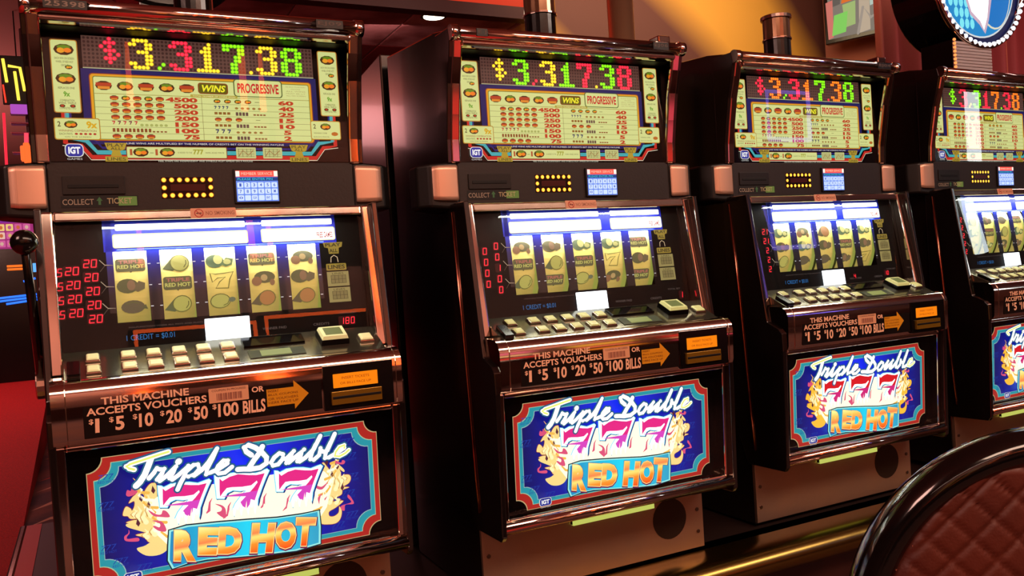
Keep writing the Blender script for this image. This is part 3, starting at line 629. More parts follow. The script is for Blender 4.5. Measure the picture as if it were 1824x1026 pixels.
REELS = [[('badge', 'melon', 'plum'), ('orange', 'badge', 'orange'), ('lemon', 'seven', 'bomb'), ('badge', 'cherry', 'blood'), ('cherry', 'melon', 'blood')],
         [('cherry', 'badge', 'orange'), ('melon', 'orange', 'badge'), ('lemon', 'badge', 'bomb'), ('lemon', 'seven', 'cherry'), ('badge', 'melon', 'badge')],
         [('lemon', 'melon', 'orange'), ('cherry', 'lemon', 'plum'), ('blood', 'melon', 'plum'), ('lemon', 'badge', 'melon'), ('lemon', 'melon', 'seven')],
         [('orange', 'lemon', 'bomb'), ('melon', 'badge', 'lemon'), ('plum', 'orange', 'cherry'), ('badge', 'lemon', 'melon'), ('cherry', 'orange', 'badge')]]
REEL_R = .125
def make_reel(parent, k, j, uc):
    zc = 1.045; yc = yG(zc)+.0055+REEL_R
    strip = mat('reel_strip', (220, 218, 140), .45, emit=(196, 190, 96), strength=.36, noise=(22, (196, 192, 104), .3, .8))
    def w(u, v, l):
        a = (v)/REEL_R; r = REEL_R+l
        return (uc+u*1.12, yc-r*math.cos(a), zc-Z0+r*math.sin(a))
    P = Print(w, .0004)
    n = 14
    for q in range(n):
        a, b = -.075+.15*q/n, -.075+.15*(q+1)/n
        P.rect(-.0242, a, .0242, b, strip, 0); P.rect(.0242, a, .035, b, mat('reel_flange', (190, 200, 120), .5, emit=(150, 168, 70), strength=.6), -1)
    P.rect(.0230, -.075, .0243, .075, glow((206, 220, 130), .8), 1)
    for t, s in zip((.036, 0, -.037), REELS[k][j]): reel_symbol(P, s, t, 2)
    return P.build('reel', parent)
MULL = [(-.262, -.1765), (-.1235, -.1022), (-.0493, -.0280), (.0249, .0462), (.0991, .1204), (.1730, .262)]
def reel_panel(parent):
    """printed glass with five windows"""
    P = Print(wGlass); blk = mat('glass_black', (3, 3, 3), .6, spec=.1); blue = ink((0, 30, 176), .4); lamp_falloff = ramp_mat('blue_lamp_falloff', [(0, (5, 5, 10)), (.35, (5, 6, 26)), (.7, (4, 14, 96)), (1, (0, 34, 176))], 2, .99-Z0, 1.105-Z0, 0, .4); g = glow  # mullion blue darkens downward: lamp light fading, painted into the ramp
    n = 10
    for a, b in MULL: P.rect(a, .983, b, 1.105, blk, 0)
    P.rect(-.262, .915, .262, .983, blk, 0); P.rect(-.262, 1.105, .262, 1.162, blk, 0)
    P.rect(-.187, 1.107, -.1765, 1.162, blue, 1); P.rect(-.187, 1.0, -.1765, 1.107, lamp_falloff, 1)
    for a, b in MULL[1:5]: P.rect(a, .984, b, 1.107, lamp_falloff, 1)
    P.rect(.173, 1.0, .181, 1.107, lamp_falloff, 1); P.rect(-.19, 1.105, .215, 1.162, blue, 1)
    for a, b, c, d in ((-.1735, 1.1125, .049, 1.1335), (.0765, 1.1125, .2115, 1.1345)):
        P.rrect(a-.002, b-.0015, c+.002, d+.002, .004, g((236, 236, 170), 1.1), 2); P.rrect(a, b, c, d, .003, g((255, 255, 244), 2.2), 3)
    P.text('FREE GAMES', .178, 1.116, .2085, 1.127, g((176, 60, 70), .9), 4, .03); P.text('BONUS', -.022, 1.114, .004, 1.126, g((226, 214, 170), 1.2), 4)
    for a, b in ((-.170, .047), (.077, .209)): P.rrect(a, 1.1415, b, 1.1525, .002, g((255, 255, 214), 2.4), 3)
    for a, b in MULL[1:5]:       # payline ticks
        for z in (1.082, 1.045, 1.008): P.rect(a+.001, z-.0006, a+.0055, z+.0008, g((226, 230, 236), .9), 3); P.rect(b-.0055, z-.0006, b-.001, z+.0008, g((226, 230, 236), .9), 3)
    for z in (1.082, 1.045, 1.008):
        P.rect(.1745, z-.0006, .179, z+.0008, g((226, 230, 236), .9), 3)
        c = g((190, 176, 150), .8); P.stroke([(-.198, z+.010), (-.190, z+.001), (-.178, z)], .0012, c, 3, cap=False); P.stroke([(-.198, z-.010), (-.190, z), (-.178, z)], .0008, g((110, 96, 84), .7), 3, cap=False)
    # gold tags right of the reels
    gold = g((150, 128, 48), .85); dk = g((60, 50, 26), .8)
    P.poly([(.188, 1.106), (.226, 1.106), (.224, 1.097), (.218, 1.095), (.217, 1.084), (.198, 1.084), (.197, 1.095), (.190, 1.097)], gold, 2); P.text('PLAY', .192, 1.098, .222, 1.1045, dk, 3, .03); P.text('ALL', .199, 1.0865, .215, 1.0935, dk, 3, .03)
    P.stroke([(.200, 1.068), (.201, 1.077), (.207, 1.081), (.213, 1.077), (.214, 1.068)], .0016, g((206, 180, 140), .9), 3)
    P.rrect(.190, 1.052, .229, 1.065, .002, gold, 2); P.text('LINES', .193, 1.0545, .226, 1.0625, dk, 3, .03)
    for b in (1.0215, .991):
        P.rect(.190, b, .232, b+.028, g((152, 140, 84), .8), 2); P.rect(.197, b+.0055, .226, b+.021, g((128, 116, 70), .8), 3)
        for j in range(5): P.rect(.197+j*.0072, b+.0055, .1977+j*.0072, b+.021, dk, 4)
        for j in range(3): P.rect(.197, b+.0055+j*.0075, .226, b+.0061+j*.0075, dk, 4)
        P.text('LINES', .200, b+.0225, .222, b+.0262, dk, 4)
    P.text('MALFUNCTION VOIDS ALL PAYS AND PLAYS', -.16, .9725, -.04, .9748, g((96, 84, 80), .7), 2)
    P.text('1 CREDIT = $0.01', -.165, .950, -.088, .9605, g((40, 120, 190), .7), 2)
    P.text('WINNER PAID', .062, .950, .105, .9545, g((110, 96, 90), .6), 2); P.text('CREDITS', .155, .950, .185, .9545, g((110, 96, 90), .6), 2); P.text('TOTAL BET', .205, .968, .24, .9715, g((110, 96, 90), .6), 2)
    return P.build('printed_glass', parent)
def red_digits(parent, k):
    P = Print(wGlass); m_ = glow((255, 36, 52), 1.9); dim = glow((110, 6, 14), .6)
    def num(t, x, y, w=.0075, h=.0125, gap=.0115):
        P.rrect(x-.003, y-.003, x+gap*(len(t)-1)+w+.003, y+h+.003, .003, glow((60, 2, 6), .5), 3)
        for i, c in enumerate(t): P.seg(c, x+i*gap, y, w, h, m_, 4)
    if k == 0:
        for i in range(5): num('20', -.2225+.0007*i, 1.0805-i*.0235)
        for i in range(4): num('20', -.2505+.0007*i, 1.0690-i*.0235); num('5', -.2625, 1.0675-i*.0235, .006)
        num('180', .206, .949, .006, .0115, .0105)
    elif k == 1:
        for i in range(5): num('1' if i == 2 else '0', -.2150, 1.080-i*.0225)
        for i in range(4): num('0', -.2415, 1.0705-i*.0225)
        num('1', .237, .949, .006)
    elif k == 2:
        for i in range(5): num('21' if i < 2 else '2', -.2165 if i < 2 else -.212, 1.0800-i*.0235, .0062, .0125, .009)
        num('4', .078, .953, .0055, .0095); num('10', .196, .955, .005, .0095, .0085)
    else:
        for i in range(5): num('2', -.212, 1.0800-i*.0235, .0062, .0125, .009)
    return P.build('credit_meters', parent)

def mobj(name, bm, mats, parent, **k): return obj(name, bm, mats, parent, **k)
def fbar(bm, u0, u1, z0, z1, n0, n1):                # bar lying in the leaning frame plane
    return box(bm, u0, u1, n0, n1, z0, z1, f=lambda x, y, z: (x, yF(z)+y, z-Z0))

CAB_TOP = [(.16, 1.175), (.16, 1.27), (.16, 1.50), (.105, 1.502), (.098, 1.525), (.2, 1.545), (.503, 1.572), (.503, .360), (.116, .360), (.116, .528), (.045, .528), (.045, .80), (.06, .86), (.145, .90), (.145, 1.175)]
def k_cabinet(p):
    b = B(); mprism(b, CAB_TOP, -.283, .283)
    return obj('cabinet', b, side_mat, p, bevel=.004)
SIDE_UP = [(.1, 1.528), (.094, 1.505), (.103, 1.47), (.118, 1.42), (.130, 1.36), (.139, 1.31), (.1415, 1.262), (.17, 1.262), (.17, 1.53)]
SIDE_LOW = [(.075, 1.178), (.036, .905), (.030, .868), (-.006, .852), (-.016, .842), (-.017, .80), (-.008, .524), (.0, .514), (.12, .512), (.16, .6), (.16, 1.178)]
def k_side(s):
    def f(p):
        b = B(); x0, x1 = sorted((s*.2785, s*.2895))
        mprism(b, SIDE_UP, x0, x1); mprism(b, SIDE_LOW, x0, x1)
        return obj('side_panel', b, side_mat, p, bevel=.002)
    return f
def k_strip(s):
    def f(p):
        b = B(); tube(b, [(s*.291, .136, 1.16-Z0), (s*.291, .118, .93-Z0), (s*.291, .104, .70-Z0), (s*.291, .094, .551-Z0)], .0026, 8)
        return obj('trim_strip', b, mat('copper_strip', (196, 120, 100), .2, 1.), p, smooth=True)
    return f
def k_rail(p):
    b = B(); tube(b, [(-.286, .092, 1.516-Z0), (.286, .092, 1.516-Z0)], .0135, 18)
    for s in (-1, 1):
        tube(b, [(s*.272, .092, 1.516-Z0), (s*.289, .092, 1.516-Z0)], .0158, 18)
    o = obj('top_rail', b, chrome, p, smooth=False)
    for q in o.data.polygons: q.use_smooth = len(q.vertices) == 4
    return o
def k_lip(p):
    b = B(); mprism(b, [(.096, 1.507), (.086, 1.499), (.088, 1.492), (.098, 1.489), (.106, 1.489), (.106, 1.507)], -.264, .264)
    o = obj('hood_lip', b, chrome, p, bevel=.003)
    b = B(); mbox(b, -.2605, .2605, .1065, .147, 1.4885, 1.507); obj('hood_lining', b, mat('lining', (8, 7, 7), .5, spec=.2), o); return o
def k_post(s):
    def f(p):
        b = B(); prof = [(y-.002, z) for y, z in SIDE_UP[1:7]]; x0, x1 = sorted((s*.2605, s*.2825))
        mprism(b, prof+[(y+.012, z) for y, z in prof[::-1]], x0, x1)
        return obj('side_post', b, chrome, p, bevel=.004, seg=3)
    return f
def k_mid(p):
    b = B(); mbox(b, -.268, .268, .1445, .17, 1.176, 1.2645)
    return obj('service_panel', b, panel_grey, p, bevel=.002)
def k_slot(p):
    b = B(); mbox(b, -.246, -.148, .1415, .150, 1.208, 1.240)
    mbox(b, -.238, -.158, .1405, .1435, 1.219, 1.2255, 1)
    return obj('ticket_slot', b, [black_matte, ink((3, 3, 3))], p, bevel=.001)
def k_ticketlabel(p):
    P = Print(wMid); P.rect(-.25, 1.186, -.128, 1.206, ink((22, 22, 22)), 1)
    P.text('COLLECT', -.2475, 1.1905, -.199, 1.2005, ink((150, 138, 120)), 2, .01); P.poly([(-.192, 1.190), (-.188, 1.190), (-.188, 1.197), (-.185, 1.197), (-.190, 1.204), (-.195, 1.197), (-.192, 1.197)], ink((60, 110, 70)), 2)
    P.rect(-.160, 1.188, -.130, 1.204, glow((96, 112, 50), .9), 2)
    P.text('TICKET', -.178, 1.1915, -.138, 1.2015, ink((170, 158, 120)), 3, .01)
    return P.build('ticket_label', p)
def k_marquee(p):
    P = Print(wMid); P.rect(-.0885, 1.199, .0, 1.2375, ink((14, 10, 10), .2), 1); P.rect(-.073, 1.2125, -.013, 1.2245, ink((64, 20, 18), .3), 2)
    for i in range(7):
        for j in range(3):
            if j == 1 and 0 < i < 6: continue
            x = -.0835+i*.0133; y = 1.2045+j*.0140
            P.ell(x, y, .0046, .0046, glow((240, 120, 20), .8), 2, 10); P.ell(x, y, .0036, .0036, glow((255, 214, 70), 1.6), 3, 10)
    return P.build('marquee_lights', p)
def k_lcd(p):
    b = B(); mbox(b, .0375, .121, .1395, .15, 1.1875, 1.2515)
    o = obj('player_screen', b, black_matte, p, bevel=.001)
    P = Print(lambda u, v, l: (u, .1392-l, v-Z0)); g = glow
    P.rect(.041, 1.1905, .118, 1.2485, g((104, 140, 236), 1.), 1); P.rect(.041, 1.2365, .118, 1.2485, g((240, 80, 70), 1.1), 2)
    P.rect(.041, 1.2375, .048, 1.2475, g((255, 236, 220), 1.2), 3); P.rect(.111, 1.2375, .118, 1.2475, g((255, 236, 220), 1.2), 3)
    P.text('MEMBER SERVICE', .051, 1.240, .108, 1.2453, g((255, 196, 170), 1.1), 3)
    P.rect(.041, 1.229, .118, 1.2358, g((24, 60, 130), 1.), 2); P.text('PLEASE ENTER PIN', .044, 1.2305, .108, 1.2345, g((60, 200, 220), 1.1), 3)
    for i in range(6):
        for j in range(3):
            a = .0430+i*.0125; c_ = 1.1925+j*.0120; P.rrect(a, c_, a+.0108, c_+.0098, .0015, g((196, 216, 255), 1.15), 2)
            if j: P.text('123456789KLM'[(2-j)*6+i], a+.0035, c_+.002, a+.0073, c_+.008, g((60, 90, 190), 1.), 3, .02)
            elif i in (0, 2, 4): P.text(('0', 'CLR', 'ENT')[i//2], a+.002, c_+.0028, a+.0088, c_+.0072, g((60, 90, 190), 1.), 3, .02)
    q = P.build('screen_image', o); return o
def grille_mat():
    if 'grille' in MATS: return MATS['grille']
    m_ = mat('grille', (222, 176, 150), .42, .75); nt = m_.node_tree; b = nt.nodes['Principled BSDF']
    tc = nt.nodes.new('ShaderNodeTexCoord'); mp = nt.nodes.new('ShaderNodeMapping'); mp.inputs['Scale'].default_value = (330, 330, 330)
    v = nt.nodes.new('ShaderNodeTexVoronoi'); v.inputs['Randomness'].default_value = 0
    r = nt.nodes.new('ShaderNodeValToRGB'); r.color_ramp.elements[0].position = .22; r.color_ramp.elements[0].color = (*lin((104, 66, 52)), 1); r.color_ramp.elements[1].position = .34; r.color_ramp.elements[1].color = (*lin((222, 176, 150)), 1)
    nt.links.new(tc.outputs['Object'], mp.inputs[0]); nt.links.new(mp.outputs[0], v.inputs[0]); nt.links.new(v.outputs['Distance'], r.inputs[0]); nt.links.new(r.outputs[0], b.inputs['Base Color'])
    return m_
def k_speaker(s):
    def f(p):
        b = B(); x = lambda v: s*v
        pr = [(x(.266), .1445), (x(.330), .1445), (x(.350), .172), (x(.350), .215), (x(.285), .26), (x(.266), .26)]
        prism(b, pr, 1.166-Z0, 1.2665-Z0, axis='z')
        # taper the housing towards its outer side
        for v in b.verts:
            if abs(v.co.x) > .32: v.co.z = (1.216-Z0)+(v.co.z-(1.216-Z0))*.88
        o = obj('speaker', b, black_matte, p, bevel=.006, seg=3)
        b = B(); rows = 8
        pts = []
        for uu, yy, hh in ((.2705, .1418, .0345), (.2735, .1405, .0365), (.312, .1405, .0355), (.322, .1430, .034), (.327, .150, .0325), (.3405, .1685, .0300), (.342, .1720, .0270)):
            pts.append((x(uu), yy, hh))
        prev = None
        for uu, yy, hh in pts:
            cur = [b.verts.new((uu, yy, 1.2215-Z0-hh+2*hh*t/rows)) for t in range(rows+1)]
            if prev:
                for t in range(rows): b.faces.new((prev[t], prev[t+1], cur[t+1], cur[t]))
            prev = cur
        g = obj('speaker_grille', b, grille_mat(), o, smooth=True)
        sd = g.modifiers.new('s', 'SOLIDIFY'); sd.thickness = .003; sd.offset = 0
        return o
    return f
def k_frame(p):
    b = B()
    for s in (-1, 1):
        u0, u1 = sorted((s*.2625, s*.2815)); fbar(b, u0, u1, .905, 1.1745, 0, .034)
    fbar(b, -.2625, .2625, 1.157, 1.1745, 0, .034)
    return obj('reel_frame', b, chrome, p, bevel=.0035, seg=3)
def k_ledge(p):
    b = B(); mprism(b, [(.094, 1.1745), (.094, 1.168), (.15, 1.168), (.15, 1.1775)], -.279, .279)
    return obj('frame_ledge', b, black_gloss, p, bevel=.001)
def k_sticker(p):
    P = Print(lambda u, v, l: (u, yF(v)-.0006-l, v-Z0), .0002)
    P.rrect(-.048, 1.1575, .0295, 1.1755, .002, ink((206, 150, 118)), 0); P.ell(-.034, 1.1665, .0078, .0078, ink((170, 52, 40)), 1, 20); P.ell(-.034, 1.1665, .0062, .0062, ink((206, 150, 118)), 2, 20)
    P.rect(-.0385, 1.1655, -.0295, 1.1675, ink((90, 50, 40)), 3); P.stroke([(-.0385, 1.171), (-.0295, 1.162)], .0014, ink((170, 52, 40)), 4); P.text('NO SMOKING', -.0225, 1.163, .0265, 1.170, ink((150, 96, 74)), 1, .01)
    return P.build('no_smoking_sticker', p)
def k_lampbar(p):
    b = B(); tube(b, [(-.20, yG(1.150)+.004, 1.1555-Z0), (.215, yG(1.150)+.004, 1.1555-Z0)], .0022, 8)
    return obj('reel_lamp', b, glow((236, 244, 255), 5.), p, smooth=True)
def k_white(p):
    b = B(); z0, z1 = .9355, .9785
    box(b, -.0375, .0395, -.004, .0, z0, z1, f=lambda x, y, z: (x, yG(z)+y-.002, z-Z0))
    return obj('bonus_display', b, glow((240, 248, 255), 2.6), p, bevel=.0015)
def k_pane(kind):
    def f(p):
        b = B()
        if kind == 'top': mbox(b, -.2605, .2605, .1405, .1425, 1.2655, 1.4985)
        elif kind == 'reel': box(b, -.2625, .2625, -.0105, -.009, .93, 1.157, f=lambda x, y, z: (x, yG(z)+y, z-Z0))
        else: box(b, -.2665, .2665, -.021, -.0195, .5475, .7925, f=lambda x, y, z: (x, yB(z)+y, z-Z0))
        return obj('glass_pane', b, glass_mat(), p)
    return f
# sloping button deck: s runs from the back edge (0) to the front (1)
DB, DF = (.070, .939), (-.012, .9015)
dn = Vector((0, DF[0]-DB[0], DF[1]-DB[1])); dl = dn.length; dn.normalize(); du_ = Vector((0, -dn.z, dn.y)); du_ = du_ if du_.z > 0 else -du_
def dk(u, s, h):
    q = Vector((u, DB[0], DB[1]-Z0))+dn*(s*dl)+du_*h; return tuple(q)
def dbox(b, u0, u1, s0, s1, h0, h1, mi=0, taper=0):
    vs = []
    for u in (u0, u1):
        for s in (s0, s1):
            for h in (h0, h1):
                t = taper if h == h1 else 0
                vs.append(b.verts.new(dk(u+(t if u == u0 else -t), s+(t/dl if s == s0 else -t/dl), h)))
    for q in ((0, 1, 3, 2), (4, 6, 7, 5), (0, 4, 5, 1), (2, 3, 7, 6), (0, 2, 6, 4), (1, 5, 7, 3)): b.faces.new([vs[i] for i in q]).material_index = mi
deck_mat = mat('deck_plate', (120, 116, 100), .16, .9, bump=(30, .08))
def k_deck(p):
    b = B(); dbox(b, -.2625, .2625, -.06, 1.0, -.03, 0)
    o = obj('button_deck', b, deck_mat, p, bevel=.0015)
    b = B(); dbox(b, .018, .125, .05, .42, .0, .004); s_ = obj('deck_screen', b, dark_glass, o, bevel=.001)
    b = B(); dbox(b, .022, .118, .56, .86, .0, .0015); dbox(b, .042, .094, .60, .82, .0015, .0022, 1)
    obj('info_plate', b, [mat('smoked_plate', (60, 70, 60), .1), glow((150, 158, 84), .7)], o)
    b = B(); dbox(b, -.257, -.238, .45, .95, 0, .008); obj('service_plate_cover', b, black_gloss, o, bevel=.001)
    return o
CAP = None
def make_button(p, i, u, s, w, d, h, big=False):
    def f(pp):
        b = B(); dbox(b, -w/2-.0022, w/2+.0022, 0, (d+.0044)/dl, 0, h*.62, 0, .0012)
        dbox(b, -w/2, w/2, .0022/dl, (d+.0022)/dl, h*.62, h, 1, .0022)
        if big: dbox(b, -w/2+.008, w/2-.008, .009/dl, (d-.005)/dl, h, h+.0003, 2)
        return obj('button', b, [black_gloss if big else chrome_soft, mat('button_cap', (206, 206, 160), .22, .0, emit=(150, 150, 96), strength=.55), glow((120, 124, 70), .8)], pp, bevel=.0012)
    o = once(('button', w, d, h), 'button', p, f)
    q0 = Vector(dk(0, 0, 0)); q1 = Vector(dk(u, s, 0)); o.location = q1-q0
    return o
CONS = [(.03, .905), (-.004, .9035), (-.013, .902), (-.021, .8975), (-.027, .890), (-.0305, .880), (-.0300, .86), (-.0275, .812), (-.024, .804), (-.016, .8005), (.03, .8)]
def k_console(p):
    b = B(); mprism(b, CONS, -.2815, .2815)
    o = obj('console', b, chrome, p)
    for q in o.data.polygons: q.use_smooth = len(q.vertices) == 4
    m_ = o.modifiers.new('e', 'EDGE_SPLIT'); m_.split_angle = R(40)
    b = B(); mprism(b, [(y-.0012 if y < 0 else y, z) for y, z in CONS], -.262, -.2605); mprism(b, [(y-.0012 if y < 0 else y, z) for y, z in CONS], .2695, .271)
    obj('console_seam', b, chrome_soft, o); return o
def k_bill(p):
    b = B(); mbox(b, -.2385, .1335, -.0300, -.025, .8105, .8775)
    o = obj('bill_label', b, ink((20, 15, 14), .25), p, bevel=.001)
    P = Print(lambda u, v, l: (u, -.0303-l, v-Z0), .0002); pe = ink((236, 184, 150), .5)
    P.text('THIS MACHINE', -.212, .8605, -.083, .8725, pe, 1, .025); P.text('ACCEPTS VOUCHERS', -.2335, .8455, -.0565, .8575, pe, 1, .025)
    for t, a, b_ in (('1', -.2225, -.2165), ('5', -.194, -.181), ('10', -.160, -.139), ('20', -.120, -.096), ('50', -.078, -.056), ('100', -.040, -.0075), ('BILLS', -.0005, .0365)):
        P.text(t, a, .8185, b_, .8405, pe, 1, .03, .04)
        if t != 'BILLS': P.text('$', a-.0085, .8315, a-.002, .8405, pe, 1, .02)
    P.rrect(-.053, .8425, .0105, .8665, .001, ink((214, 158, 120)), 1); P.text('COUPON IN PROGRESS', -.048, .861, .006, .8645, ink((96, 56, 40)), 2)
    for j in range(16): P.rect(-.041+j*.0026, .846, -.0397+j*.0026+.0006*(j % 3), .8575, ink((150, 96, 76)), 2)
    P.text('OR', .0155, .8525, .036, .8620, pe, 1, .03)
    yel = ink((206, 140, 16)); P.poly([(.0395, .8255), (.0395, .8545), (.0855, .8545), (.0855, .8655), (.1105, .8405), (.0855, .8165), (.0855, .8255)], yel, 1)
    for j, t in enumerate(('INSERT', 'BILLS, COUPONS', 'OR VOUCHERS', 'HERE FACE UP')): P.text(t, .042, .8490-j*.0065, .042+(.018 if j == 0 else .05), .8530-j*.0065, ink((110, 56, 10)), 2)
    P.build('lettering', o); return o
def k_acceptor(p):
    b = B(); mbox(b, .1365, .2635, -.0325, -.02, .805, .8835)
    mbox(b, .1485, .2395, -.038, -.030, .8145, .8375, 1); mbox(b, .150, .238, -.0385, -.0375, .8245, .829, 2)
    o = obj('bill_acceptor', b, [black_gloss, mat('acceptor_bezel', (150, 112, 34), .2, .6), ink((6, 5, 4))], p, bevel=.002)
    P = Print(lambda u, v, l: (u, -.0329-l, v-Z0), .0002); P.rrect(.1535, .8435, .2345, .868, .001, glow((250, 132, 10), .95), 1)
    P.text('INSERT TICKETS', .169, .8580, .219, .8625, ink((170, 70, 10)), 2); P.text('OR BILLS FACE UP', .166, .8490, .222, .8530, ink((170, 70, 10)), 2)
    P.build('insert_label', o); return o
def k_bframe(p):
    b = B(); f = lambda x, y, z: (x, yB(z)+y, z-Z0)
    for s in (-1, 1):
        u0, u1 = sorted((s*.2665, s*.2815)); box(b, u0, u1, -.022, .02, .528, .799, f=f)
    box(b, -.2665, .2665, -.022, .02, .7895, .799, f=f); box(b, -.2665, .2665, -.020, .02, .528, .553, f=f)
    o = obj('door_frame', b, chrome, p, bevel=.003, seg=3)
    b = B(); tube(b, [(-.281, .0015, .5385-Z0), (.281, .0015, .5385-Z0)], .0125, 16); q = obj('bumper_tube', b, chrome, o)
    for g in q.data.polygons: g.use_smooth = len(g.vertices) == 4
    return o
def k_lower(p):
    b = B(); mbox(b, -.284, .279, .107, .1165, .366, .522)
    o = obj('lower_panel', b, steel, p, bevel=.001)
    for x in (-.271, .262):
        for z in (.404, .455):
            b = B(); disc(b, (x, .107, z-Z0), (0, -1, 0), .0045, .0022, 10); obj('screw', b, screw_mat, o)
    b = B(); disc(b, (.184, .107, .447-Z0), (0, -1, 0), .046, .0012, 32); obj('lock_cover', b, mat('dull_disc', (70, 54, 46), .4, .8), o)
    return o
def k_vent(p):
    b = B(); mbox(b, -.075, .135, .094, .1035, .483, .502); mbox(b, -.0772, -.0755, .097, .104, .485, .5005, 1); mbox(b, .022, .0232, .097, .104, .485, .5005, 1); mbox(b, .1355, .1372, .097, .104, .485, .5005, 1)
    return obj('belly_tube_glow', b, [glow((196, 204, 96), .95), black_matte], p)  # glowing bar stands for belly tube light leaking through the bottom vent
def k_candle(p):
    b = B(); y = .235; z = 1.548-Z0
    disc(b, (0, y, z), (0, 0, 1), .044, .012, 24, 0); disc(b, (0, y, z+.012), (0, 0, 1), .036, .05, 24, 1); disc(b, (0, y, z+.062), (0, 0, 1), .039, .005, 24, 0)
    disc(b, (0, y, z+.067), (0, 0, 1), .036, .052, 24, 2); disc(b, (0, y, z+.119), (0, 0, 1), .041, .010, 24, 0)
    return obj('tower_light', b, [chrome, black_gloss, mat('smoked_lens', (150, 116, 90), .12, .85)], p, bevel=.001)
def k_plate(t, a, b_, txt):
    def f(p):
        b = B(); mbox(b, a, b_, .0765, .08, 1.5085, 1.5235)
        o = obj('number_plate' if t == 'n' else 'rail_label', b, ink((16, 12, 11), .3), p)
        P = Print(lambda u, v, l: (u, .0763-l, v-Z0), .0002); P.text(txt, a+.003, 1.5115, b_-.003, 1.5205, ink((128, 112, 100) if t == 'n' else (84, 66, 58)), 1, .02, 0, 1.1)
        P.build('lettering', o); return o
    return f
def k_lever(p):
    b = B(); x = -.298
    tube(b, [(x+.012, .16, .885-Z0), (x-.010, .16, .885-Z0)], .024, 16); 
    o = obj('lever_hub', b, chrome_soft, p, bevel=.002)
    b = B(); tube(b, [(x, .16, .885-Z0), (x-.001, .08, .99-Z0), (x-.003, -.004, 1.115-Z0)], [.0085, .0075, .006], 10)
    obj('lever_arm', b, black_gloss, o, smooth=True)
    b = B(); ball(b, (x-.003, -.006, 1.12-Z0), .0195); obj('lever_knob', b, black_gloss, o, smooth=True)
    return o

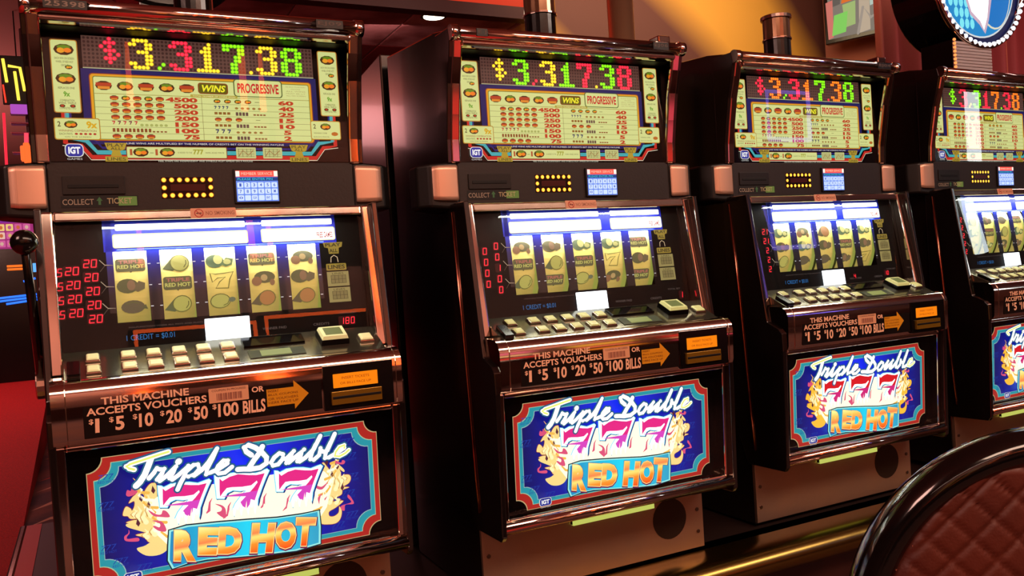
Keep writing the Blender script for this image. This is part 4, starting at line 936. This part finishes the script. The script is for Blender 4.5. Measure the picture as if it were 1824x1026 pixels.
MPOS = [(0, 0, 0, 0), (.7455, -.038, -.004, -.0074), (1.5085, -.002, .001, .0008), (2.306, .032, .010, .0236)]
MLAB = ['five-reel slot machine with number plate 25398 and meters reading 20, beside the red carpet',
        'five-reel slot machine with yellow dollar sign and meters of 0, second from the red carpet',
        'five-reel slot machine whose tower light stands against the yellow wall, meters reading 21 and 2',
        'five-reel slot machine with green dollar sign, beneath the round white-bulb sign']
COLS = ['rygrygyyg', 'ygrygrygr', 'rogrogrog', 'grygrogro']
def machine(k):
    x, y, z, rz = MPOS[k]
    m_ = thing('slot_machine', MLAB[k], 'slot machine', (x, y, Z0+z), rz, 'slot machines in the row')
    def tree0(key, fn):
        if key in MESHES:
            src = MESHES[key]; o = src.copy(); COL.objects.link(o); o.parent = m_
            for ch in src.children: c = ch.copy(); COL.objects.link(c); c.parent = o
        else: MESHES[key] = fn(m_)
    def add(key, fn, parent=m_): return once(key, key if isinstance(key, str) else key[0], parent, fn)
    add('cabinet', k_cabinet)
    for s in (-1, 1):
        add(('side_panel', s), k_side(s)); add(('trim_strip', s), k_strip(s)); add(('side_post', s), k_post(s))
    add('top_rail', k_rail); tree0('hood_lip', k_lip)
    # award glass
    tg = add('award_glass', lambda p: obj('award_glass', mbox(B(), -.262, .262, .1465, .158, 1.264, 1.502), black_matte, p))
    add('artwork', top_print, tg); led_display(tg, COLS[k]); add(('glass_pane', 'top'), k_pane('top'), tg)
    mid = add('service_panel', k_mid)
    for key, fn in (('ticket_slot', k_slot), ('ticket_label', k_ticketlabel), ('marquee_lights', k_marquee)): add(key, fn, mid)
    if 'lcd' in MESHES:
        o = MESHES['lcd'].copy(); COL.objects.link(o); o.parent = m_
        c = MESHES['lcd'].children[0].copy(); COL.objects.link(c); c.parent = o
    else: MESHES['lcd'] = k_lcd(m_)
    for s in (-1, 1):
        if ('sp', s) in MESHES:
            src = MESHES[('sp', s)]; o = src.copy(); COL.objects.link(o); o.parent = m_
            for ch in src.children: c = ch.copy(); COL.objects.link(c); c.parent = o
        else: MESHES[('sp', s)] = k_speaker(s)(m_)
    # reels
    rf = add('reel_frame', k_frame); add('frame_ledge', k_ledge); add('no_smoking_sticker', k_sticker)
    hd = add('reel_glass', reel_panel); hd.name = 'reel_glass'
    red_digits(hd, k); add(('glass_pane', 'reel'), k_pane('reel'), hd); add('bonus_display', k_white, hd); add('reel_lamp', k_lampbar, hd)
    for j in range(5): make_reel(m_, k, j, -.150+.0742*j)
    # a real lamp behind the top edge of the glass lights reels and deck
    l = bpy.data.lights.get('reel_light')
    if not l:
        l = bpy.data.lights.new('reel_light', 'AREA'); l.shape = 'RECTANGLE'; l.size = .40; l.size_y = .010; l.energy = .55; l.color = (.93, 1, .82)
        l2 = bpy.data.lights.new('reel_inner_light', 'AREA'); l2.shape = 'RECTANGLE'; l2.size = .36; l2.size_y = .012; l2.energy = .9; l2.color = (1, 1, .86)
    l2 = bpy.data.lights['reel_inner_light']
    for d, (yy, zz), (ay, az) in ((l, (.081, 1.154), (.098, .99)), (l2, (.1135, 1.109), (.119, 1.0))):
        o = bpy.data.objects.new(d.name, d); COL.objects.link(o); o.parent = m_; o.location = (0.01, yy, zz-Z0)
        o.rotation_euler = (Vector((0, ay, az))-Vector((0, yy, zz))).to_track_quat('-Z', 'Y').to_euler()
    # deck
    def tree(key, fn):
        if key in MESHES:
            src = MESHES[key]; o = src.copy(); COL.objects.link(o); o.parent = m_
            for ch in src.children: c = ch.copy(); COL.objects.link(c); c.parent = o
        else: o = fn(m_); MESHES[key] = o
        return o
    dkp = tree('button_deck', k_deck)
    for r_, s in ((0, .16), (1, .60)):
        for c in range(6): make_button(dkp, k, (-.219, -.166, -.127, -.087, -.048, -.008)[c], s, .0215 if c else .0195, .0205, .0075)
    make_button(dkp, k, .176, .12, .048, .042, .017, True); make_button(dkp, k, .235, .36, .024, .024, .009)
    tree('console', k_console); tree('bill_label', k_bill); tree('bill_acceptor', k_acceptor)
    bg = add('belly_glass', lambda p: obj('belly_glass', box(B(), -.2665, .2665, .001, .012, .545, .793, f=lambda x, y, z: (x, yB(z)+y, z-Z0)), black_matte, p))
    warm = k >= 2
    once(('belly', warm), 'artwork', bg, lambda p: belly_print(p, warm)); add(('glass_pane', 'belly'), k_pane('belly'), bg)
    tree('door_frame', k_bframe); tree('lower_panel', k_lower); add('belly_tube_glow', k_vent)
    if k < 3: add('tower_light', k_candle)
    if k == 0: k_plate('n', -.254, -.189, '25398')(m_); k_plate('r', .196, .247, 'EJ09')(m_); k_lever(m_)
    if k == 1: k_plate('r', -.236, -.212, 'E J')(m_); k_plate('r', .196, .238, 'EJ06')(m_)
    if k == 2: k_plate('r', .20, .25, 'EJ04')(m_)
    if k in (1, 2):
        b = B(); mbox(b, .228, .262, .1, .14, 1.53, 1.548); obj('lock_cap', b, chrome, m_, bevel=.004)
    return m_
ROW = [machine(k) for k in range(4)]

# ------------------------------------------------------------------ plinth under the row
def plinth():
    t = thing('plinth', 'long dark plinth with brass bullnose edge carrying the row of slot machines', 'plinth', (2.0, .7, FLOOR))
    T_ = lambda x, y, z: (x-2.0, y-.7, z-FLOOR)
    wood = mat('plinth_wood', (58, 28, 22), .3, noise=(6, (36, 16, 14), .3, .7))
    b = B(); box(b, -.42, 4.6, .03, 1.44, FLOOR, .3545, f=T_); obj('body', b, wood, t, bevel=.004)
    b = B(); box(b, -.425, 4.6, .06, 1.445, .335, .3555, f=T_); obj('top_board', b, mat('plinth_top', (34, 20, 17), .5), t, bevel=.003)
    b = B(); pr = [(.10, .3555), (.03, .3555), (.0, .356), (-.022, .350), (-.036, .338), (-.041, .322), (-.036, .306), (-.024, .296), (.03, .290)]
    prism(b, [(y-.7, z-FLOOR) for y, z in pr], -.425-2.0, 4.6-2.0)
    o = obj('edge_moulding', b, brass, t)
    for q in o.data.polygons: q.use_smooth = len(q.vertices) == 4
    m_ = o.modifiers.new('e', 'EDGE_SPLIT'); m_.split_angle = R(45)
    b = B(); box(b, -.445, -.425, -.02, 1.46, .30, .356, f=T_); obj('end_strip', b, chrome, t, bevel=.006)
    b = B(); box(b, -.425, -.385, .12, 1.44, .3555, .3575, f=T_); obj('carpet_strip', b, mat('red_strip', (176, 46, 40), .5), t)
    b = B(); box(b, -.425, 4.6, -.012, .03, FLOOR, FLOOR+.09, f=T_); obj('kick_plate', b, mat('kick_steel', (80, 60, 50), .3, 1.), t, bevel=.003)
plinth()

# ------------------------------------------------------------------ machines standing back to back with the row
def back_machine(x, top, label, y0=0, group=None, c1=(190, 180, 110), c2=(200, 210, 200), c3=(60, 60, 190)):
    t = thing('slot_machine', label, 'slot machine', (x, 1.0+y0, .3575), 0, group)
    T_ = lambda a, y, z: (a, y-1.0, z-.3575)
    P3 = lambda pr: [(y-1.0, z-.3575) for y, z in pr]
    b = B(); prism(b, P3([(.506, .360), (.506, top-.004), (.80, top-.03), (.96, top-.05), (.93, 1.20), (.99, .92), (1.07, .86), (1.07, .55), (.98, .52), (.98, .360)]), -.283, .283)
    obj('cabinet', b, side_mat, t, bevel=.004)
    b = B(); box(b, -.26, .26, .955, .972, 1.22, top-.08, f=T_); obj('award_glass', b, glow(c1, .9), t, bevel=.004)
    b = B(); prism(b, P3([(.936, 1.16), (.998, .95), (1.006, .95), (.944, 1.16)]), -.24, .24); obj('reel_glass', b, glow(c2, 1.), t)
    b = B(); box(b, -.24, .24, 1.065, 1.08, .58, .79, f=T_); obj('belly_glass', b, glow(c3, 1.), t, bevel=.004)
    b = B(); tube(b, [(-.283, -.04, top-.04-.357), (.283, -.04, top-.04-.357)], .013, 12); obj('top_rail', b, chrome, t, smooth=True)
back_machine(0.0, 1.455, 'dark slot machine behind the one with plate 25398, back to back with it')
back_machine(.7455, 1.590, 'tall dark slot machine back, seen in the gap between the first two machines')

for x, nm, c1, c2, c3 in ((-1.5, 'orange', (250, 150, 60), (255, 170, 90), (230, 60, 30)), (-.72, 'peach', (250, 190, 140), (240, 120, 60), (250, 120, 40)), (2.1, 'pink', (250, 120, 140), (255, 190, 130), (230, 60, 50)),
                          (2.9, 'amber', (255, 180, 70), (250, 120, 80), (250, 140, 40)), (3.7, 'red', (240, 60, 50), (250, 150, 110), (240, 80, 100))):
    back_machine(x, 1.62, 'slot machine with %s award glass across the aisle, mirrored in the chrome' % nm, -4.6, 'slot machines across the aisle', c1, c2, c3)
b = B(); box(b, -2.0, 4.3, -4.2, -3.2, FLOOR, .355); o = obj('plinth', b, mat('plinth_wood'), bevel=.004); tag(o, 'dark plinth across the aisle carrying the opposite machines', 'plinth')
# ------------------------------------------------------------------ round sign on the last machine
def round_sign():
    t = thing('round_sign', 'round illuminated sign ringed with white bulbs on a ribbed chrome neck', 'sign', (2.306+.09, .032+.27, 1.572))
    c = Vector((.055, 0, .318)); r = .222
    b = B(); disc(b, c+Vector((0, -.02, 0)), (0, 1, 0), r, .16, 48); obj('drum', b, black_gloss, t, bevel=.006)
    b = B(); tube(b, [c+Vector((r*math.cos(a), -.028, r*math.sin(a))) for a in [2*math.pi*k/48 for k in range(48)]], .011, 8, closed=True); obj('rim', b, chrome, t, smooth=True)
    P = Print(lambda u, v, l: (c.x+u, -.0205-l, c.z+v)); g = glow
    P.ell(0, 0, r*.97, r*.97, g((16, 24, 70), .8), 1, 48); P.ell(0, 0, r*.87, r*.87, g((210, 220, 224), .9), 2, 48); P.ell(0, 0, r*.845, r*.845, g((24, 130, 196), 1.), 3, 48)
    for j in range(9):
        for i in range(6):      # scalloped blue scales at the left of the face
            x = -.165+i*.026; y = -.15+j*.034
            if x*x+y*y < (r*.8)**2: P.ell(x, y, .011, .017, g((120, 226, 240), 1.), 4+(j % 2), 10)
    P.ell(.078, -.005, .095, .155, g((214, 214, 190), 1.), 6, 32); P.ell(.080, -.005, .089, .149, g((20, 112, 190), 1.), 7, 32)
    P.poly([(-.095, .18), (-.085, .05), (-.07, -.06), (-.045, -.12), (.0, -.15), (.028, -.178), (.05, -.13), (.072, -.05), (.08, .06), (.075, .19)], g((196, 170, 190), 1.), 8)
    P.poly([(-.085, .18), (-.075, .05), (-.06, -.055), (-.038, -.110), (.005, -.138), (.022, -.165), (.042, -.12), (.058, -.04), (.062, .06), (.06, .19)], g((255, 255, 250), 1.7), 9)
    P.stroke([(-.01, -.02), (-.026, -.034), (-.02, -.058), (.004, -.066), (.022, -.06)], .007, g((110, 130, 60), .9), 10)
    P.stroke([(-.002, .16), (-.006, .04)], .005, g((190, 180, 190), 1.), 10)
    P.build('face', t)
    b0 = B(); ball(b0, (0, 0, 0), .0078, u=10, v=6); me = None
    n = 56
    for k in range(n):
        a = 2*math.pi*k/n; p = c+Vector((r*.985*math.cos(a), -.036, r*.985*math.sin(a)))
        if me is None: o = obj('bulb', b0, glow((236, 240, 255), 2.2), t, smooth=True); me = o.data
        else: o = link('bulb', me, t)
        o.location = p
    b = B(); box(b, -.078, .098, -.02, .10, .015, .115); obj('neck', b, black_gloss, t, bevel=.004)
    me = None
    for k in range(9):
        if me is None: b = B(); box(b, -.082, .100, -.030, -.018, -.0045, .0045); o = obj('rib', b, mat('rib_metal', (186, 170, 168), .35, .35), t, bevel=.0015); me = o.data
        else: o = link('rib', me, t); add_bevel(o, .0015)
        o.location = (.0, 0, .020+k*.0100)
    me = None
    for k in range(8):
        if me is None: b = B(); ball(b, (0, 0, 0), .005, u=8, v=6); o = obj('side_bulb', b, glow((255, 150, 80), 1.4), t, smooth=True); me = o.data
        else: o = link('side_bulb', me, t)
        o.location = (-.084, -.028, .022+k*.0125)
round_sign()
def black_sign():
    t = thing('round_sign', 'black unlit back of a round sign above the machine with plate 25398', 'sign', (.055, 1.27, 1.42))
    b = B(); disc(b, (0, -.05, .74), (0, 1, 0), .275, .12, 48); obj('drum', b, black_gloss, t, bevel=.01)
    b = B(); box(b, -.08, .08, -.04, .04, -.35, .5); obj('neck', b, black_gloss, t, bevel=.004)
black_sign()

# ------------------------------------------------------------------ stool in front of the row
def stool():
    lx = Vector((.883, -.469, 0)); t = thing('casino_chair', 'casino stool with round quilted brown leather back and glossy black rim', 'chair', (.862+.24*.469, -.815+.24*.883, FLOOR), math.atan2(lx.y, lx.x))
    zb = .788-FLOOR; a, bb = .226, .24; yb = -.235          # centre line of the rim
    def outline(k, n=40, sc=1.):
        P = []
        for i in range(n+1):
            th = math.pi*i/n; P.append((a*sc*math.cos(th), zb-.022-bb+bb*sc*math.sin(th)))
        return P
    arc = outline(0); arc = [(a*.86, zb-.60), (a*.97, zb-.42)]+arc+[(-a*.97, zb-.42), (-a*.86, zb-.60)]
    curve = lambda x, z: yb-.035*(1-(x/a)**2)+.04*(zb-z)*-.3
    b = B(); prev = None; n = len(arc); segs = 14
    for i, (x, z) in enumerate(arc):
        d = Vector((arc[(i+1) % n][0]-arc[i-1][0], 0, arc[(i+1) % n][1]-arc[i-1][1])).normalized(); nn = Vector((-d.z, 0, d.x))
        c = Vector((x, curve(x, z), z)); cur = [b.verts.new(c+nn*math.cos(2*math.pi*k/segs)*.0235+Vector((0, 1, 0))*math.sin(2*math.pi*k/segs)*.034) for k in range(segs)]
        if prev:
            for k in range(segs): b.faces.new((prev[k], prev[(k+1) % segs], cur[(k+1) % segs], cur[k]))
        else: first = cur
        prev = cur
    for k in range(segs): b.faces.new((prev[k], prev[(k+1) % segs], first[(k+1) % segs], first[k]))
    obj('back_rim', b, mat('rim_lacquer', (10, 8, 8), .12, coat=.5), t, smooth=True)
    # quilted cushion
    lea = mat('quilted_leather', (88, 32, 17), .5, bump=(240, .12), noise=(9, (70, 26, 18), .3, .8))
    b = B(); nu, nv = 110, 130; z0, z1 = zb-.60, zb-.03; grid = {}
    p = .052
    for i in range(nu+1):
        for j in range(nv+1):
            z = z0+(z1-z0)*j/nv
            zz = z-(zb-.022-bb)
            wdt = a*math.sqrt(max(0, 1-(zz/bb)**2)) if zz > 0 else a*(1+zz*.4)
            x = (2*i/nu-1)*wdt*.985
            e1 = abs(((x+z*1.0)/p) % 1-.5)*2; e2 = abs(((x-z*1.0)/p) % 1-.5)*2
            h = .0052*(1-max(e1, e2)**8)
            edge = min(1, (1-abs(2*i/nu-1))*8, (z1-z)/.02+.15)
            grid[i, j] = b.verts.new((x, curve(x, z)-.010-h*edge-.012*edge, z))
    for i in range(nu):
        for j in range(nv): b.faces.new((grid[i, j], grid[i+1, j], grid[i+1, j+1], grid[i, j+1]))
    obj('back_cushion', b, lea, t, smooth=True)
    b = B(); stit = mat('stitching', (150, 84, 60), .6); 
    for s in (-1, 1):
        for k in range(-40, 60):
            c0 = k*p+p/2     # x + s z = c0
            prev = None
            for j in range(0, 120):
                z = z0+(z1-z0)*j/120; x = c0-s*z; zz = z-(zb-.022-bb); wdt = a*math.sqrt(max(0, 1-(zz/bb)**2)) if zz > 0 else a*(1+zz*.4)
                if abs(x) < wdt*.94 and j % 2 == 0:
                    z2 = z+(z1-z0)/150; x2 = c0-s*z2
                    P = [Vector((x, curve(x, z)-.0232, z)), Vector((x2, curve(x2, z2)-.0232, z2))]; q = Vector((.0011, 0, .0011*s))*.6
                    vs = [b.verts.new(v) for v in (P[0]-q, P[0]+q, P[1]+q, P[1]-q)]; b.faces.new(vs)
    o = obj('stitching', b, stit, t); o['kind'] = 'stuff'
    b = B(); prev = None
    disc(b, (0, .0, .56), (0, 0, 1), .21, .035, 40); obj('seat_shell', b, mat('rim_lacquer'), t, bevel=.008)
    b = B(); disc(b, (0, 0, .595), (0, 0, 1), .205, .055, 40); obj('seat_cushion', b, lea, t, bevel=.022, seg=4)
    b = B(); tube(b, [(0, 0, .03), (0, 0, .56)], .03, 20); obj('pedestal', b, chrome, t, smooth=True)
    b = B(); disc(b, (0, 0, 0), (0, 0, 1), .22, .025, 40); obj('base', b, chrome, t, bevel=.008)
    b = B(); tube(b, [(.17*math.cos(q), .17*math.sin(q), .24) for q in [2*math.pi*k/32 for k in range(32)]], .011, 8, closed=True); tube(b, [(-.17, 0, .24), (.17, 0, .24)], .008, 8); obj('footring', b, chrome, t, smooth=True)
    b = B(); box(b, -.05, .05, -.25, -.12, .555, .59); obj('back_bracket', b, black_gloss, t, bevel=.004)
stool()

# ------------------------------------------------------------------ pole, screen, curtain
b = B(); tube(b, [(1.98, 1.63, FLOOR), (1.98, 1.63, 3.1)], .058, 28); o = obj('round_column', b, mat('column_chrome', (170, 130, 100), .35, .7, bump=(5, .08)), smooth=True)
tag(o, 'tall round polished metal column rising behind the row before the yellow wall', 'column')
def tv():
    d = Vector((.38, -.925, 0)).normalized(); t = thing('wall_screen', 'tilted black-framed screen with colourful picture near the red curtain', 'screen', (4.58, 2.83, 2.495), math.atan2(d.y, d.x))
    w_, z0, z1 = .75, 0, .52
    b = B(); box(b, -.01, w_, 0, .05, z0, z1); obj('bezel', b, black_gloss, t, bevel=.005)
    P = Print(lambda u, v, l: (u, -.0005-l, v)); g = glow
    P.rect(.02, .03, w_-.03, z1-.02, g((120, 112, 104), 1.), 1)
    rnd = random.Random(4)
    cols = [(210, 104, 40), (150, 176, 110), (176, 160, 140), (140, 124, 116), (90, 84, 80), (196, 110, 100), (120, 196, 90), (170, 190, 180), (96, 80, 100)]
    for (a, c_, q, e, k) in ((.02, .03, .06, .30, 5), (.05, .05, .14, .20, 6), (.13, .09, .21, .26, 1), (.12, .26, .23, .38, 0), (.10, .36, .22, .5, 7), (.23, .03, .30, .5, 2), (.30, .2, .36, .4, 7), (.34, .05, .5, .22, 3), (.36, .25, .46, .5, 2), (.45, .3, .53, .4, 5), (.42, .38, .5, .5, 6), (.05, .25, .11, .42, 4), (.5, .05, .7, .3, 8)):
        P.poly([(a+rnd.uniform(-.01, .01), c_), (q+rnd.uniform(-.01, .01), c_+.01), (q+rnd.uniform(-.02, .02), e), (a+rnd.uniform(-.02, .02), e-.01)], g(cols[k], 1.), 2+k)
    P.ell(.27, .40, .035, .05, g((190, 150, 120), 1.), 12); P.ell(.41, .36, .03, .045, g((180, 140, 110), 1.), 12)
    P.stroke([(.22, .03), (.26, .2), (.31, .12), (.4, .16), (.5, .06)], .02, g((150, 140, 130), 1.), 11)
    P.build('picture', t)
    b = B(); tube(b, [(w_*.5, .05, z1*.6), (w_*.5, .22, z1*.8)], .02, 10); obj('bracket', b, black_matte, t)
tv()
def curtain():
    b = B(); n = 260; x0, x1 = 3.98, 8.2; rows = [FLOOR+.02, 1.2, 3.08]; prev = None
    for i in range(n+1):
        x = x0+(x1-x0)*i/n; y = 1.92+.045*math.sin(x*2*math.pi/.16)+.02*math.sin(x*2*math.pi/.37+1)
        cur = [b.verts.new((x, y, z)) for z in rows]
        if prev:
            for k in range(2): b.faces.new((prev[k], cur[k], cur[k+1], prev[k+1]))
        prev = cur
    o = obj('curtain', b, mat('curtain_cloth', (108, 24, 26), .75, bump=(90, .2)), smooth=True); s = o.modifiers.new('s', 'SOLIDIFY'); s.thickness = .006
    tag(o, 'dark red curtain hanging in vertical folds behind the round bulb sign', 'curtain')
curtain()
